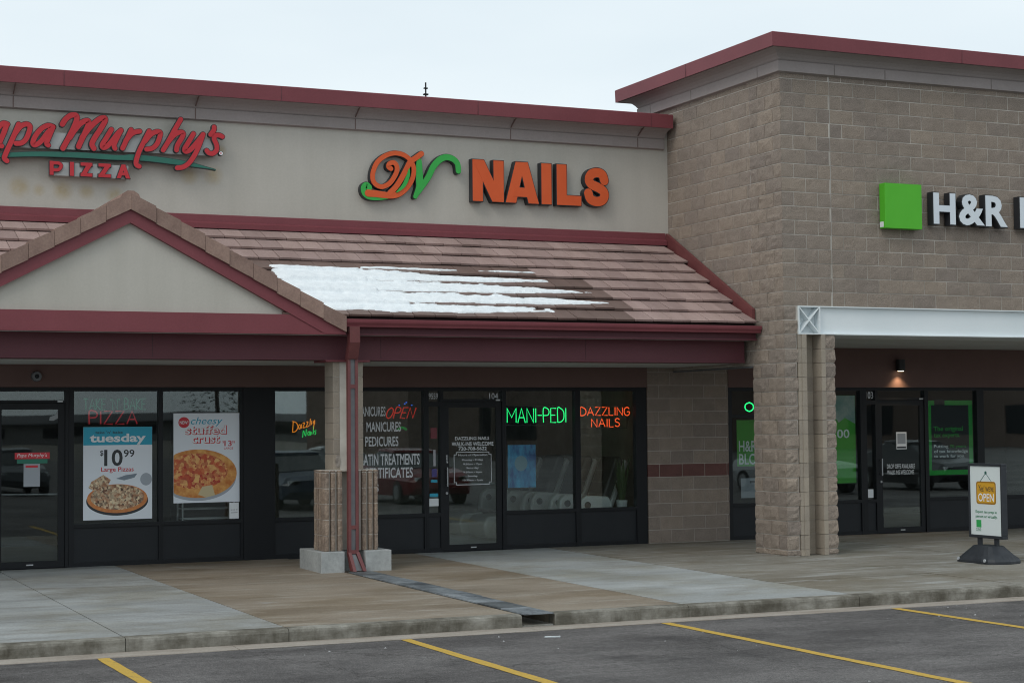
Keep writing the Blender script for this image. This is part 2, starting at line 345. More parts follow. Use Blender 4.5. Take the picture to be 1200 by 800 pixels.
def text_mesh(body, bold=0.0, extrude=0.01, shear=0.0, spacing=1.0, align='CENTER', line=1.0):
    c = bpy.data.curves.new('t', 'FONT'); c.body = body; c.offset = bold; c.extrude = 0; c.shear = shear; c.space_character = spacing; c.space_line = line
    c.align_x = align; c.resolution_u = 3
    o = bpy.data.objects.new('t', c); C.objects.link(o)
    dg = bpy.context.evaluated_depsgraph_get(); me = bpy.data.meshes.new_from_object(o.evaluated_get(dg))
    bpy.data.objects.remove(o); bpy.data.curves.remove(c)
    return me
def put_text(q, body, x0, x1, z0, z1, y, bold=0.0, shear=0.0, spacing=1.0, mi=0, depth=0.0, align='CENTER', line=1.0, warp=None):
    """lettering fitted to a box of a wall plane, added to builder q as flat or raised faces"""
    me = text_mesh(body, bold, 0, shear, spacing, align, line)
    xs = [v.co.x for v in me.vertices]; ys = [v.co.y for v in me.vertices]
    ax, bx, ay, by = min(xs), max(xs), min(ys), max(ys)
    sx = (x1-x0)/max(bx-ax, 1e-6); sz = (z1-z0)/max(by-ay, 1e-6)
    pos = []
    for v in me.vertices:
        px, pz = x0+(v.co.x-ax)*sx, z0+(v.co.y-ay)*sz
        if warp: px, pz = warp(px, pz)
        pos.append((px, pz))
    vs = [q.bm.verts.new((a, y, b)) for a, b in pos]
    fs = []
    for p in me.polygons:
        try:
            f = q.bm.faces.new([vs[i] for i in p.vertices]); f.material_index = mi; f[q.tint] = .5; f.normal_update()
            if f.normal.y > 0: f.normal_flip()
            fs.append(f)
        except ValueError: pass
    if depth:
        r = bmesh.ops.extrude_face_region(q.bm, geom=fs)
        for e in r['geom']:
            if isinstance(e, bmesh.types.BMVert): e.co.y -= depth
            if isinstance(e, bmesh.types.BMFace): e.material_index = mi
    bpy.data.meshes.remove(me)
SCRIPT = [('a', [[(3.536, 6.144), (3.473, 6.15), (3.397, 6.056), (3.343, 5.923), (3.357, 5.852), (3.412, 5.877), (3.481, 6.003), (3.525, 6.129)], [(3.522, 6.128), (3.474, 5.989), (3.433, 5.878), (3.461, 5.844)]]), ('p', [[(3.682, 6.153), (3.634, 6.027), (3.565, 5.864), (3.51, 5.732), (3.499, 5.681), (3.531, 5.649)], [(3.627, 6.012), (3.703, 6.118), (3.773, 6.159), (3.822, 6.147), (3.83, 6.097), (3.788, 5.971), (3.725, 5.903), (3.648, 5.891)]]), ('a', [[(4.14, 6.145), (4.069, 6.16), (3.978, 6.106), (3.9, 6.0), (3.87, 5.911), (3.901, 5.884), (3.978, 5.939), (4.07, 6.068), (4.14, 6.142)], [(4.137, 6.142), (4.091, 6.026), (4.053, 5.922), (4.073, 5.891)]]), ('M', [[(4.261, 6.189), (4.304, 6.258), (4.375, 6.318), (4.443, 6.322), (4.454, 6.267), (4.412, 6.147), (4.34, 5.997), (4.269, 5.861)], [(4.362, 6.013), (4.426, 6.119), (4.512, 6.22), (4.598, 6.259), (4.613, 6.211), (4.556, 6.068), (4.491, 5.925), (4.481, 5.895)], [(4.527, 6.022), (4.627, 6.161), (4.743, 6.278), (4.823, 6.313), (4.838, 6.27), (4.772, 6.148), (4.7, 6.033), (4.66, 5.942), (4.686, 5.882)]]), ('u', [[(4.925, 6.157), (4.86, 6.042), (4.802, 5.943), (4.813, 5.9), (4.867, 5.922), (4.947, 6.018), (5.02, 6.118), (5.057, 6.15)], [(5.057, 6.155), (4.998, 6.036), (4.962, 5.945), (4.974, 5.898)]]), ('r', [[(5.197, 6.169), (5.145, 6.052), (5.079, 5.907)], [(5.123, 6.014), (5.189, 6.099), (5.248, 6.14), (5.315, 6.156)]]), ('p', [[(5.448, 6.167), (5.381, 6.029), (5.308, 5.876), (5.268, 5.747), (5.271, 5.688), (5.308, 5.668)], [(5.389, 6.022), (5.463, 6.115), (5.537, 6.16), (5.597, 6.161), (5.6, 6.116), (5.56, 6.002), (5.493, 5.931), (5.411, 5.911)]]), ('h', [[(5.89, 6.359), (5.807, 6.211), (5.717, 6.041), (5.642, 5.912)], [(5.709, 6.025), (5.792, 6.128), (5.875, 6.178), (5.925, 6.166), (5.909, 6.105), (5.845, 5.996), (5.83, 5.923)]]), ('y', [[(6.071, 6.167), (6.003, 6.05), (5.946, 5.949), (5.958, 5.912), (6.018, 5.934), (6.109, 6.034), (6.204, 6.16)], [(6.208, 6.168), (6.155, 6.021), (6.094, 5.882), (6.011, 5.757), (5.927, 5.693), (5.84, 5.674)]]), ('apostrophe', [[(6.366, 6.28), (6.361, 6.234), (6.315, 6.171)]]), ('s', [[(6.484, 6.151), (6.438, 6.169), (6.381, 6.16), (6.366, 6.109), (6.399, 6.035), (6.402, 5.96), (6.353, 5.907), (6.292, 5.908), (6.261, 5.941)]])]  # strokes traced in image pixels, converted to wall metres; most positions likewise
SWOOSH = [(3.247, 5.674), (3.357, 5.72), (3.551, 5.763), (4.0, 5.802), (4.57, 5.82), (5.035, 5.809), (5.212, 5.83), (5.657, 5.813), (6.033, 5.766), (6.399, 5.68), (6.109, 5.703), (5.807, 5.724), (5.359, 5.752), (4.919, 5.743), (4.571, 5.746), (4.0, 5.737), (3.552, 5.705), (3.358, 5.677)]
MONO = [('o', 0.085, [(9.016, 5.828), (8.978, 5.853), (8.995, 5.901), (9.058, 5.921), (9.105, 5.876), (9.108, 5.797), (9.057, 5.692), (8.981, 5.601), (8.873, 5.553), (8.781, 5.58), (8.732, 5.652), (8.738, 5.77), (8.8, 5.907), (8.917, 6.008), (9.059, 6.06), (9.193, 6.05), (9.294, 5.997), (9.361, 5.905), (9.377, 5.803), (9.342, 5.674), (9.257, 5.551), (9.139, 5.459), (9.022, 5.43), (8.888, 5.435), (8.772, 5.445), (8.657, 5.449)]), ('o', 0.08, [(9.501, 6.076), (9.412, 6.011), (9.319, 5.942), (9.251, 5.82), (9.174, 5.682), (9.089, 5.559), (8.997, 5.468)]), ('g', 0.05, [(9.301, 5.838), (9.275, 5.718), (9.207, 5.58), (9.097, 5.48)]), ('g', 0.09, [(8.674, 5.531), (8.633, 5.569), (8.591, 5.527), (8.599, 5.45), (8.656, 5.397), (8.755, 5.378), (8.872, 5.38), (8.971, 5.391)]), ('g', 0.1, [(9.463, 5.966), (9.465, 5.807), (9.469, 5.664), (9.46, 5.569), (9.4, 5.431)]), ('g', 0.09, [(9.442, 5.504), (9.528, 5.62), (9.614, 5.743), (9.683, 5.882), (9.778, 5.991), (9.89, 6.045), (10.002, 6.027), (10.079, 5.959), (10.095, 5.848)])]

# ================================================================= GROUND
def zw(y): return 0.14 + (y-16.2)*0.0055        # the walk falls gently to the kerb
q = MB(); q.face([(-400,-400,-.06),(400,-400,-.06),(400,400,-.06),(-400,400,-.06)])
struct(q.build('ground', varied('ground_soil', (.12, .11, .09), (.18, .165, .14), .3, .95)))
q = MB()
q.face([(-70,-70,0),(90,-70,0),(90,15.98,0),(-70,15.98,0)])
struct(q.build('parking_lot', 'asphalt'))
q = MB()
x = -20.0
while x < 40:
    e = x+3.05; q.hexa([(x,15.95+random.uniform(-.012,.012),-.05),(e,15.95+random.uniform(-.012,.012),-.05),(e,16.22,-.05),(x,16.22,-.05),
                        (x,15.95+random.uniform(-.02,.02),.006),(e,15.95+random.uniform(-.02,.02),.006),(e,16.22,.016),(x,16.22,.016)]); x = e+.006
struct(q.build('gutter_pan', 'gutterpan'))
# kerb, broken where the trench drain lets out
cuts = [-20, -9, -4.4, -1.1, 0.4, 3.45, 5.0, 7.45, None, 7.81, 9.38, 11.55, 13.9, 16.2, 18.6, 21, 25, 30, 40]
q = MB()
for a, b in zip(cuts, cuts[1:]):
    if a is None or b is None: continue
    g = .007
    n = max(1, int((b-a)/.15)); q.t = random.random()
    pr = [(16.205, -.05), (16.205, .105), (16.212, .128), (16.232, .140), (16.36, .142), (16.36, -.05)]
    rows = []
    for i in range(n+1):
        xx = a+g/2+(b-a-g)*i/n
        rows.append([q.bm.verts.new((xx, y+(noise.noise((xx*3, 1, z*9))*.016+noise.noise((xx*11, 3, z*14))*.006 if 0 < k < 4 else 0), z+(noise.noise((xx*2.3, 5, 0))*.008+noise.noise((xx*9, 8, 0))*.005 if k in (2, 3) else 0))) for k, (y, z) in enumerate(pr)])
    for r0, r1 in zip(rows, rows[1:]):
        for k in range(len(pr)-1): q.face([r0[k], r1[k], r1[k+1], r0[k+1]])
    q.face(rows[0]); q.face(rows[-1][::-1])
struct(q.build('curb', 'curb'))
# slabs of the walk
xs = [(-20,-9),(-9,-4.4),(-4.4,-1.1),(-1.1,.4),(.4,3.45),(3.45,5.0),(5.0,7.45),(7.81,9.38),(9.38,11.55),(11.55,13.9),(13.9,16.2),(16.2,18.6),(18.6,21),(21,25),(25,30),(30,40)]
q = MB()
for a, b in xs:
    ys = [16.36, 18.0, 20.0, 21.75, 24.32]
    mi = 0 if b <= 5.05 else 1 if b < 9.5 else 2 if b < 11.6 else 3
    for c, d in zip(ys, ys[1:]):
        g = .006 if c > 16.4 else 0.002; q.mi = mi; g = .009 if c > 16.4 else .003; hz = random.uniform(-.002, .002)
        q.hexa([(a+.0065,c+g,-.05),(b-.0065,c+g,-.05),(b-.0065,d-.002,-.05),(a+.0065,d-.002,-.05),
                (a+.0065,c+g,zw(c)+hz),(b-.0065,c+g,zw(c)+hz),(b-.0065,d-.002,zw(d)+hz),(a+.0065,d-.002,zw(d)+hz)])
q.mi = 3; q.box(7.455, 7.805, 16.23, 21.75, -.05, .03)     # floor of the trench
q.mi = 1; q.hexa([(7.455,21.75,-.05),(7.805,21.75,-.05),(7.805,24.31,-.05),(7.455,24.31,-.05),(7.455,21.76,zw(21.76)-.01),(7.805,21.76,zw(21.76)-.01),(7.805,24.31,zw(24.31)-.01),(7.455,24.31,zw(24.31)-.01)])
struct(q.build('sidewalk', ['conc_grey', 'conc_brown', 'conc_light', 'conc_tan']))
# painted bay lines
for i, xx in enumerate((0.30, 3.19, 6.085, 8.955, 11.85, 14.75, 17.65)):
    q = MB(); n = 22
    l = [(xx-.055+random.uniform(-.006,.006), 10.4+i*.01+(15.96-10.4)*k/n) for k in range(n+1)]
    r_ = [(xx+.055+random.uniform(-.006,.006), y) for _, y in l]
    L0 = [q.bm.verts.new((x, y, .004)) for x, y in l]; R0 = [q.bm.verts.new((x, y, .004)) for x, y in r_]
    for k in range(n): q.face([L0[k], R0[k], R0[k+1], L0[k+1]])
    struct(q.build('parking_line', 'yline'))
# metal plates over the trench drain
q = MB(); y = 16.2
while y < 21.5:
    e = min(y+.61, 21.62); q.t = random.random(); h = random.uniform(.004, .012)
    q.hexa([(7.475,y+.004,zw(y)-.004),(7.80,y+.004,zw(y)-.004),(7.80,e,zw(e)-.004),(7.475,e,zw(e)-.004),
            (7.478,y+.004,zw(y)+.003+h),(7.797,y+.004,zw(y)+.001+h),(7.797,e,zw(e)+.001+h),(7.478,e,zw(e)+.003+h)]); y = e
dm = varied('drain_plate', (.075, .085, .095), (.26, .285, .30), 2.2, .5, stretch=(1.6, 1, 1), fine=(25, .75, 1.2), attr=((.45, .45, .45), (1.4, 1.4, 1.42)), metal=.2)
tag(q.build('drain_cover', dm), 'dark metal trench cover crossing the walk from downspout to curb', 'drain cover')
# white scrap and salt crumbs on the asphalt
q = MB(); q.hexa([(7.32,15.42,.005),(7.46,15.36,.005),(7.48,15.43,.005),(7.35,15.48,.005),(7.32,15.42,.008),(7.46,15.36,.022),(7.48,15.43,.012),(7.35,15.48,.008)])
tag(q.build('paper_scrap', mat('scrap_white', (.62, .66, .68), .8)), 'small white paper scrap on the asphalt below the curb outlet', 'litter')
q = MB()
for i in range(90):
    x, y = random.uniform(1.5, 19), random.choice((random.uniform(10.8, 15.9), random.uniform(14.6, 15.9)))
    s = random.choice((.004, .006, .008, .013)); a = random.uniform(0, 6.3); z = .001
    p = [(x+s*math.cos(a+k*2.1)*random.uniform(.6, 1.6), y+s*math.sin(a+k*2.1), z) for k in range(3)]
    t = (x, y, z+s*.8)
    v = [q.bm.verts.new(k) for k in p+[t]]
    for f in ((0,1,3),(1,2,3),(2,0,3)): q.face([v[k] for k in f])
tag(q.build('gravel', varied('pale_grit', (.3, .3, .3), (.5, .51, .52), 3, .9)), 'pale grit scattered on the asphalt', 'grit', kind='stuff')

# ================================================================= MASONRY
BH, BL = .2032, .4064
def blocks(q, org, ud, nd, u0, u1, z0, z1, zref, first=0.0, rough=.017, face=.0, j=.0135, nu=7, nv=4, ends=(0, 0), skip=None, colf=None):
    """running-bond wall of separate rock-faced blocks. org+u*ud along the wall, nd outward; ends: extra sideways displacement of the free ends"""
    org, ud, nd = Vector(org), Vector(ud), Vector(nd)
    k0 = math.floor((z0-zref)/BH+1e-4); k1 = math.ceil((z1-zref)/BH-1e-4)
    for k in range(k0, k1):
        a, b = max(z0, zref+k*BH), min(z1, zref+(k+1)*BH)
        if b-a < .02: continue
        u = u0-first-(BL/2 if k % 2 else 0)
        while u < u1-.01:
            c, d = max(u, u0), min(u+BL, u1); u += BL
            if d-c < .03: continue
            if skip and skip((c+d)/2, (a+b)/2): continue
            q.t = min(1, max(0, random.gauss(.5, .26)))
            if colf: q.mi = colf(k)
            n_u = max(2, int(nu*(d-c)/BL+.5)); rows = []
            for iv in range(nv+1):
                row = []
                for iu in range(n_u+1):
                    eu0 = iu == 0 and abs(c-u0) > 1e-3; eu1 = iu == n_u and abs(d-u1) > 1e-3
                    uu = c+(d-c)*iu/n_u; zz = a+(b-a)*iv/nv
                    if eu0: uu += j/2
                    if eu1: uu -= j/2
                    if iv == 0: zz += j/2
                    if iv == nv: zz -= j/2
                    edge = iv in (0, nv) or eu0 or eu1
                    P = org+ud*uu
                    s = Vector((P.x*1.0, P.y, zz))
                    dn = noise.noise(s*9+Vector((q.t*50, 0, 0)))*.6+noise.noise(s*23)*.45+noise.noise(s*4.0)*.35
                    h = face+rough*(.45+dn)+.002
                    if edge: h = face+.002+rough*.15*(1+noise.noise(s*31))
                    P = P+nd*h; P.z = zz
                    if iu == 0 and not eu0 and ends[0]: P -= ud*(ends[0]*(.5+noise.noise(s*11)) if not iv in (0, nv) else 0)
                    if iu == n_u and not eu1 and ends[1]: P += ud*(ends[1]*(.5+noise.noise(s*11)) if not iv in (0, nv) else 0)
                    row.append(q.bm.verts.new(P))
                rows.append(row)
            for r0, r1 in zip(rows, rows[1:]):
                for i in range(n_u): q.face([r0[i], r0[i+1], r1[i+1], r1[i]])
            # returns into the joint
            loop = rows[0]+[r[-1] for r in rows[1:]]+rows[-1][::-1][1:]+[r[0] for r in rows[::-1][1:-1]]
            back = [q.bm.verts.new(v.co-nd*.03) for v in loop]
            for i in range(len(loop)):
                jx = (i+1) % len(loop); q.face([loop[jx], loop[i], back[i], back[jx]])

# ================================================================= LEFT BUILDING
YW = 24.0                 # plane of the shop windows; bay numbers below were scaled about the camera
shop = thing('shop_building', 'long beige stucco shop row with maroon trim and a tiled canopy roof', 'building')
XL = -6.0
boxobj('stucco_wall', 'stucco', shop, XL, 13.775, 24.28, 24.58, 4.80, 6.75)
# cornice and coping
prof = [(0, 6.385), (.065, 6.40), (.067, 6.55), (.052, 6.556), (.07, 6.575), (.085, 6.60), (.125, 6.64), (.19, 6.672), (.285, 6.688), (.285, 6.72), (0, 6.72)]

q = MB(); q.ring([(.30, 6.70), (.318, 6.688), (.33, 6.688), (.335, 6.895), (.325, 6.905), (-.34, 6.93), (-.34, 6.70)], [(XL, 24.28, 0, -1), (13.70, 24.28, 0, -1)]); q.mi = 1
for xx in (1.2, 4.25, 7.3, 10.35, 13.3): q.box(xx, xx+.008, 23.9435, 23.96, 6.69, 6.897)
q.build('coping', ['maroon', mat('coping_seam', (.115, .034, .042), .6)], shop)
jm = mat('joint_line', (.15, .10, .09), .8)
q = MB(); q.ring(prof, [(XL, 24.28, 0, -1), (13.69, 24.28, 0, -1)]); q.mi = 1
for xx in (3.62, 6.12, 8.5, 11.0, 13.2): q.box(xx, xx+.012, 24.209, 24.22, 6.40, 6.55); q.hexa([(xx,24.195,6.575),(xx+.012,24.195,6.575),(xx+.012,24.22,6.575),(xx,24.22,6.575),(xx,23.993,6.687),(xx+.012,23.993,6.687),(xx+.012,24.05,6.687),(xx,24.05,6.687)])
q.build('cornice', ['cornice', jm], shop)
# flashing at head of the canopy roof
q = MB(); q.ring([(0, 4.90), (.10, 4.86), (.105, 4.93), (.045, 4.955), (.045, 5.05), (.03, 5.06), (0, 5.06)], [(XL, 24.28, 0, -1), (13.70, 24.28, 0, -1)]); q.build('flashing', 'maroon', shop)
SL = .533; TH = math.atan(SL); cs, sn = math.cos(TH), math.sin(TH)
YE, ZE = 21.65, 3.47
def roofpt(x, v, n): return (x, YE+v*cs-n*sn, ZE+v*sn+n*cs)
GX, GZ = 4.65, 4.90      # gable ridge
def gable_z(x): return GZ-SL*abs(x-GX)
q = MB()
LEN = (24.25-YE)/cs; NR = 8; EX = LEN/NR*1.0
for r in range(NR):
    x = XL+(.15 if r % 2 else 0)
    while x < 13.70:
        a, b = x, min(x+.30, 13.70); x += .30
        if b-a < .05: continue
        v0, v1 = r*EX-.03, min((r+1)*EX+.05, LEN)
        xm = (a+b)/2; pm = roofpt(xm, v1, 0)
        if gable_z(xm) > pm[2]+.12: continue
        damp = xm > 6.2 and ((r < 2 and xm < 11.85) or (1 < r < 5 and xm < (11.75, 11.45, 10.95)[r-2])) and r < 5
        q.mi = 1 if damp else 0
        q.t = random.random(); h = random.uniform(-.005, .005); g = .004; tw = random.uniform(-.004, .004)
        q.hexa([roofpt(a+g,v0,.034+h),roofpt(b-g,v0,.034+h+tw),roofpt(b-g,v1,-.004),roofpt(a+g,v1,-.004),
                roofpt(a+g,v0,.064+h),roofpt(b-g,v0,.064+h+tw),roofpt(b-g,v1,.012),roofpt(a+g,v1,.012)])
roofo = q.build('canopy_roof', ['tile', 'tile_wet'], shop)
q = MB(); q.hexa([roofpt(XL,.02,-.12),roofpt(13.70,.02,-.12),roofpt(13.70,LEN+.02,-.12),roofpt(XL,LEN+.02,-.12),roofpt(XL,.02,.0),roofpt(13.70,.02,.0),roofpt(13.70,LEN+.02,.0),roofpt(XL,LEN+.02,.0)])
q.build('roof_deck', 'tarred', roofo)
# maroon board where the roof dies into the block wall
q = MB(); q.prism_x([(21.735, 3.505), (24.235, 4.84), (24.235, 5.055), (21.735, 3.70)], 13.705, 13.755); q.build('rake_trim', 'maroon_rail', shop)
# gutter, fascia, beam, soffit
for xa, xb in ((7.44, 13.755), (XL, 1.86)):
    q = MB(); q.prism_x([(21.70, 3.345), (21.585, 3.345), (21.58, 3.365), (21.555, 3.40), (21.55, 3.43), (21.55, 3.445), (21.565, 3.445), (21.565, 3.43), (21.70, 3.43)], xa, xb); q.build('gutter', 'maroon', shop)
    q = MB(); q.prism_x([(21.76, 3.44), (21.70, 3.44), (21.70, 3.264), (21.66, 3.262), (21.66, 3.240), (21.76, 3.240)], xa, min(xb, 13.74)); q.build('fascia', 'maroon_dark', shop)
q = MB(); q.box(XL, 13.70, 21.95, 22.35, 2.93, 3.262); q.box(XL, 13.70, 21.935, 22.36, 2.925, 2.947); q.mi = 1
for xx in (-1.1, 1.95, 5.0, 8.05, 11.1): q.box(xx, xx+.007, 21.948, 21.96, 2.948, 3.261)
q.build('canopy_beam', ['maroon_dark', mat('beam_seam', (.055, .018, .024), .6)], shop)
q = MB(); q.box(XL, 13.77, 22.351, 24.275, 2.926, 2.99); q.box(XL, 13.74, 21.761, 21.949, 3.245, 3.30); q.build('soffit', 'soffit', shop)
# gable
gab = node('gable', shop)
q = MB(); q.prism([(GX-2.32, 3.45), (GX+2.32, 3.45), (GX, 4.66)], 21.66, 21.80); q.build('gable_panel', 'stucco', gab)
def rake(z_hi, z_lo, dx0, dx1):   # chevron band following the gable slope
    return [(GX-dx1, z_hi-SL*dx1), (GX, z_hi), (GX+dx1, z_hi-SL*dx1), (GX+dx1, z_lo-SL*dx1), (GX, z_lo), (GX-dx1, z_lo-SL*dx1)]
q = MB(); q.prism([(GX-2.86, 3.445-.03), (GX-2.86, 3.40-.02), (GX-2.2, 3.44), (GX, 4.588), (GX+2.2, 3.44), (GX+2.78, 3.39), (GX+2.78, 3.44-.15+.0), (GX+2.78, 4.76-SL*2.78), (GX, 4.76), (GX-2.78, 4.76-SL*2.78)], 21.595, 21.66) if False else None
qa = MB()
qa.prism([(GX, 4.76), (GX-2.78, 4.76-SL*2.78), (GX-2.78, 3.25), (GX-2.51, 3.25), (GX, 4.588)][::-1], 21.585, 21.66)
qa.prism([(GX, 4.76), (GX+2.78, 4.76-SL*2.78), (GX+2.78, 3.25), (GX+2.51, 3.25), (GX, 4.588)], 21.586, 21.661)
qa.box(GX-2.79, GX+2.79, 21.60, 21.665, 3.24, 3.492)
qa.box(GX-2.79, GX+2.79, 21.592, 21.66, 3.24, 3.262)
qa.build('gable_trim', 'maroon', gab)
q = MB(); ds = .3512*cs
for s in (-1, 1):
    for i in range(9):
        a, b = i*ds-.0, (i+1)*ds-.004
        q.t = random.random(); zz = GZ+.05; h = random.uniform(-.004, .004); dy = random.uniform(-.004, .004)+(.002 if s > 0 else 0)
        P = lambda d, dz, y: (GX+s*d, y+dy, zz-SL*d+dz+h+(.012 if dz < .01 and False else 0))
        lift = .018     # each piece laps over the one below it
        q.hexa([P(a,-.20,21.545),P(b,-.20+lift*.6,21.540),P(b,-.20+lift*.6,21.575),P(a,-.20,21.580),P(a,0,21.545),P(b,lift,21.540),P(b,lift,21.575),P(a,0,21.580)])
        q.hexa([P(a,-.03,21.582),P(b,-.03+lift,21.577),P(b,-.03+lift,21.78),P(a,-.03,21.78),P(a,.0,21.582),P(b,lift,21.577),P(b,lift,21.78),P(a,.0,21.78)])
q.build('rake_tiles', 'tile_rake', gab)
q = MB()
for s in (-1, 1):
    for r in range(9):
        y = 21.79
        while y < 24.25:
            d0, d1 = (9-r)*ds+.01, (8-r)*ds-.02; ye = min(y+.30, 24.25)
            dm_ = (d0+d1)/2
            if gable_z(GX+dm_) < ZE+(y-YE)*SL-.05: break
            q.t = random.random(); g = .003
            z0, z1 = gable_z(GX+d0), gable_z(GX+d1)
            q.hexa([(GX+s*d0,y+g,z0+.018),(GX+s*d0,ye-g,z0+.018),(GX+s*d1,ye-g,z1),(GX+s*d1,y+g,z1),(GX+s*d0,y+g,z0+.045),(GX+s*d0,ye-g,z0+.045),(GX+s*d1,ye-g,z1+.014),(GX+s*d1,y+g,z1+.014)])
            y = ye
q.build('gable_tiles', 'tile', gab)
q = MB()
for i in range(7): 
    q.t = random.random(); y = 21.58+i*.36
    q.prism([(GX-.12, GZ+.0), (GX-.10, GZ+.045), (GX-.04, GZ+.085), (GX+.04, GZ+.085), (GX+.10, GZ+.045), (GX+.12, GZ+.0)], y+.004, y+.37)
q.build('ridge_tiles', 'tile_rake', gab)

# ---- column under the canopy
col = node('column', shop)
q = MB(); q.box(7.13, 7.45, 21.70, 22.62, .15, .437); q.box(7.735, 8.095, 21.70, 22.62, .15, .437); q.box(7.45, 7.735, 21.98, 22.62, .15, .43); q.build('plinth', 'plinth', col, bevel=.008)
q = MB(); q.mi = 1; q.box(7.235, 7.46, 21.845, 22.20, .437, 1.485); q.box(7.70, 7.93, 21.845, 22.20, .437, 1.485); q.box(7.46, 7.70, 22.0, 22.20, .437, 1.485); q.mi = 0
def ribs(q, org, ud, nd, edges, z0, z1, zref):
    org, ud, nd = Vector(org), Vector(ud), Vector(nd)
    k = 0; z = zref
    while z < z1-.01:
        a, b = max(z, z0)+.004, min(z+BH, z1)-.004; z += BH
        for (u0, u1) in edges:
            q.t = random.random(); rows = []
            for iv in range(5):
                zz = a+(b-a)*iv/4; row = []
                for iu, (uu, dep) in enumerate(((u0, -.045), (u0+.004, .004), ((u0+u1)/2, .012), (u1-.004, .004), (u1, -.045))):
                    P = org+ud*uu; s = Vector((P.x, P.y, zz))
                    d = dep+(noise.noise(s*19)*.012 if 0 < iu < 4 else 0)
                    if iv in (0, 4) and 0 < iu < 4: d -= .003
                    P = P+nd*d; P.z = zz; row.append(q.bm.verts.new(P))
                rows.append(row)
            for r0, r1 in zip(rows, rows[1:]):
                for i in range(4): q.face([r0[i], r0[i+1], r1[i+1], r1[i]])
            q.face(rows[-1]); q.face(rows[0][::-1])
            if b < z1-.01:      # mortar bed between the courses, a hair behind the rib face
                q.mi = 1; P4 = [org+ud*uu+nd*dd for uu, dd in ((u0+.003, -.045), (u0+.005, .002), (u1-.005, .002), (u1-.003, -.045))]
                lo_r = [q.bm.verts.new((p.x, p.y, b-.001)) for p in P4]; hi_r = [q.bm.verts.new((p.x, p.y, b+.0075)) for p in P4]
                for i in range(3): q.face([lo_r[i], lo_r[i+1], hi_r[i+1], hi_r[i]])
                q.mi = 0
ribs(q, (0, 21.80, 0), (1,0,0), (0,-1,0), [(7.215, 7.275), (7.30, 7.36), (7.39, 7.455), (7.725, 7.785), (7.815, 7.87), (7.895, 7.945)], .437, 1.485, .437)
ribs(q, (7.215, 0, 0), (0,-1,0), (-1,0,0), [(-22.24, -22.17), (-22.14, -22.07), (-22.04, -21.97), (-21.94, -21.81)], .437, 1.485, .437)
ribs(q, (7.945, 0, 0), (0,1,0), (1,0,0), [(21.81, 21.94), (21.97, 22.04), (22.07, 22.14), (22.17, 22.24)], .437, 1.485, .437)
q.build('wainscot', ['block_flute', 'mortar'], col, recalc=False)
q = MB(); z = 1.487; k = 0
while z < 2.92:
    b = min(z+BH, 2.925)-.004
    for (a, c) in ((7.385, 7.475), (7.68, 7.80)): q.t = random.random(); q.box(a, c, 21.95, 22.30, z, b)
    q.t = random.random(); q.box(7.475, 7.68, 22.06, 22.298, z, b)
    z += BH; k += 1
q.build('shaft', 'block_smooth', col, bevel=.004)
q = MB(); q.box(7.395, 7.79, 21.955, 22.292, 1.487, 2.925); q.box(7.228, 7.937, 21.83, 22.22, 1.470, 1.4865)
q.build('mortar_bed', 'mortar', col)
boxobj('bearing_plate', 'maroon', col, 7.27, 7.88, 21.90, 22.40, 2.9, 2.924)
# chipped block above the wainscot
q = MB(); q.disc(7.445, 1.60, .034, .085, 21.944, 21.952, 14); q.build('chip', varied('chipped_block', (.36, .32, .28), (.12, .10, .085), 14, .9), col)
# ---- downspout with open guard
dsp = node('downspout', shop)
q = MB()
q.hexa([(7.495,21.585,3.14),(7.635,21.585,3.14),(7.635,21.70,3.14),(7.495,21.70,3.14),(7.485,21.565,3.35),(7.625,21.565,3.35),(7.625,21.68,3.35),(7.485,21.68,3.35)])
q.hexa([(7.51,21.70,2.93),(7.645,21.70,2.93),(7.645,21.84,2.93),(7.51,21.84,2.93),(7.495,21.586,3.139),(7.635,21.586,3.139),(7.635,21.70,3.139),(7.495,21.70,3.139)])
for x0, x1 in ((7.512, 7.548), (7.612, 7.65)): q.box(x0, x1, 21.72, 21.79, .42, 2.93)
for z in (2.55, .72, .40): q.box(7.514, 7.648, 21.722, 21.78, z, z+.05)
q.hexa([(7.52,21.56,.185),(7.56,21.55,.185),(7.56,21.70,.185),(7.52,21.70,.185),(7.505,21.72,.42),(7.548,21.72,.42),(7.548,21.79,.42),(7.505,21.79,.42)])
q.hexa([(7.655,21.55,.185),(7.70,21.56,.185),(7.70,21.70,.185),(7.655,21.70,.185),(7.612,21.72,.42),(7.66,21.72,.42),(7.66,21.79,.42),(7.612,21.79,.42)])
q.build('guard', 'maroon_rail', dsp)
q = MB(); q.box(7.5485, 7.6115, 21.738, 21.785, .36, 2.95); q.hexa([(7.56,21.60,.19),(7.655,21.60,.19),(7.655,21.69,.19),(7.56,21.69,.19),(7.552,21.735,.40),(7.608,21.735,.40),(7.608,21.78,.40),(7.552,21.78,.40)]); q.build('pipe', 'galv', dsp)

# ---- shop front
FRONT = True
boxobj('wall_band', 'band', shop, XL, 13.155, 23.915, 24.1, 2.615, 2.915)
q = MB(); q.mi = 1; q.box(13.165, 14.615, 23.9365, 24.2, .15, 2.915); q.mi = 0
blocks(q, (0, 23.935, 0), (1,0,0), (0,-1,0), 13.162, 14.619, .185, 2.915, 1.222-5*BH, first=.0, rough=.007, j=.011, nu=6, nv=3, colf=lambda k: 2 if k == 5 else 0)
q.build('pilaster', ['block_pier', 'mortar_dark', 'block_red'], shop, recalc=False)
# the small round fixture on the brown band is its own thing further down

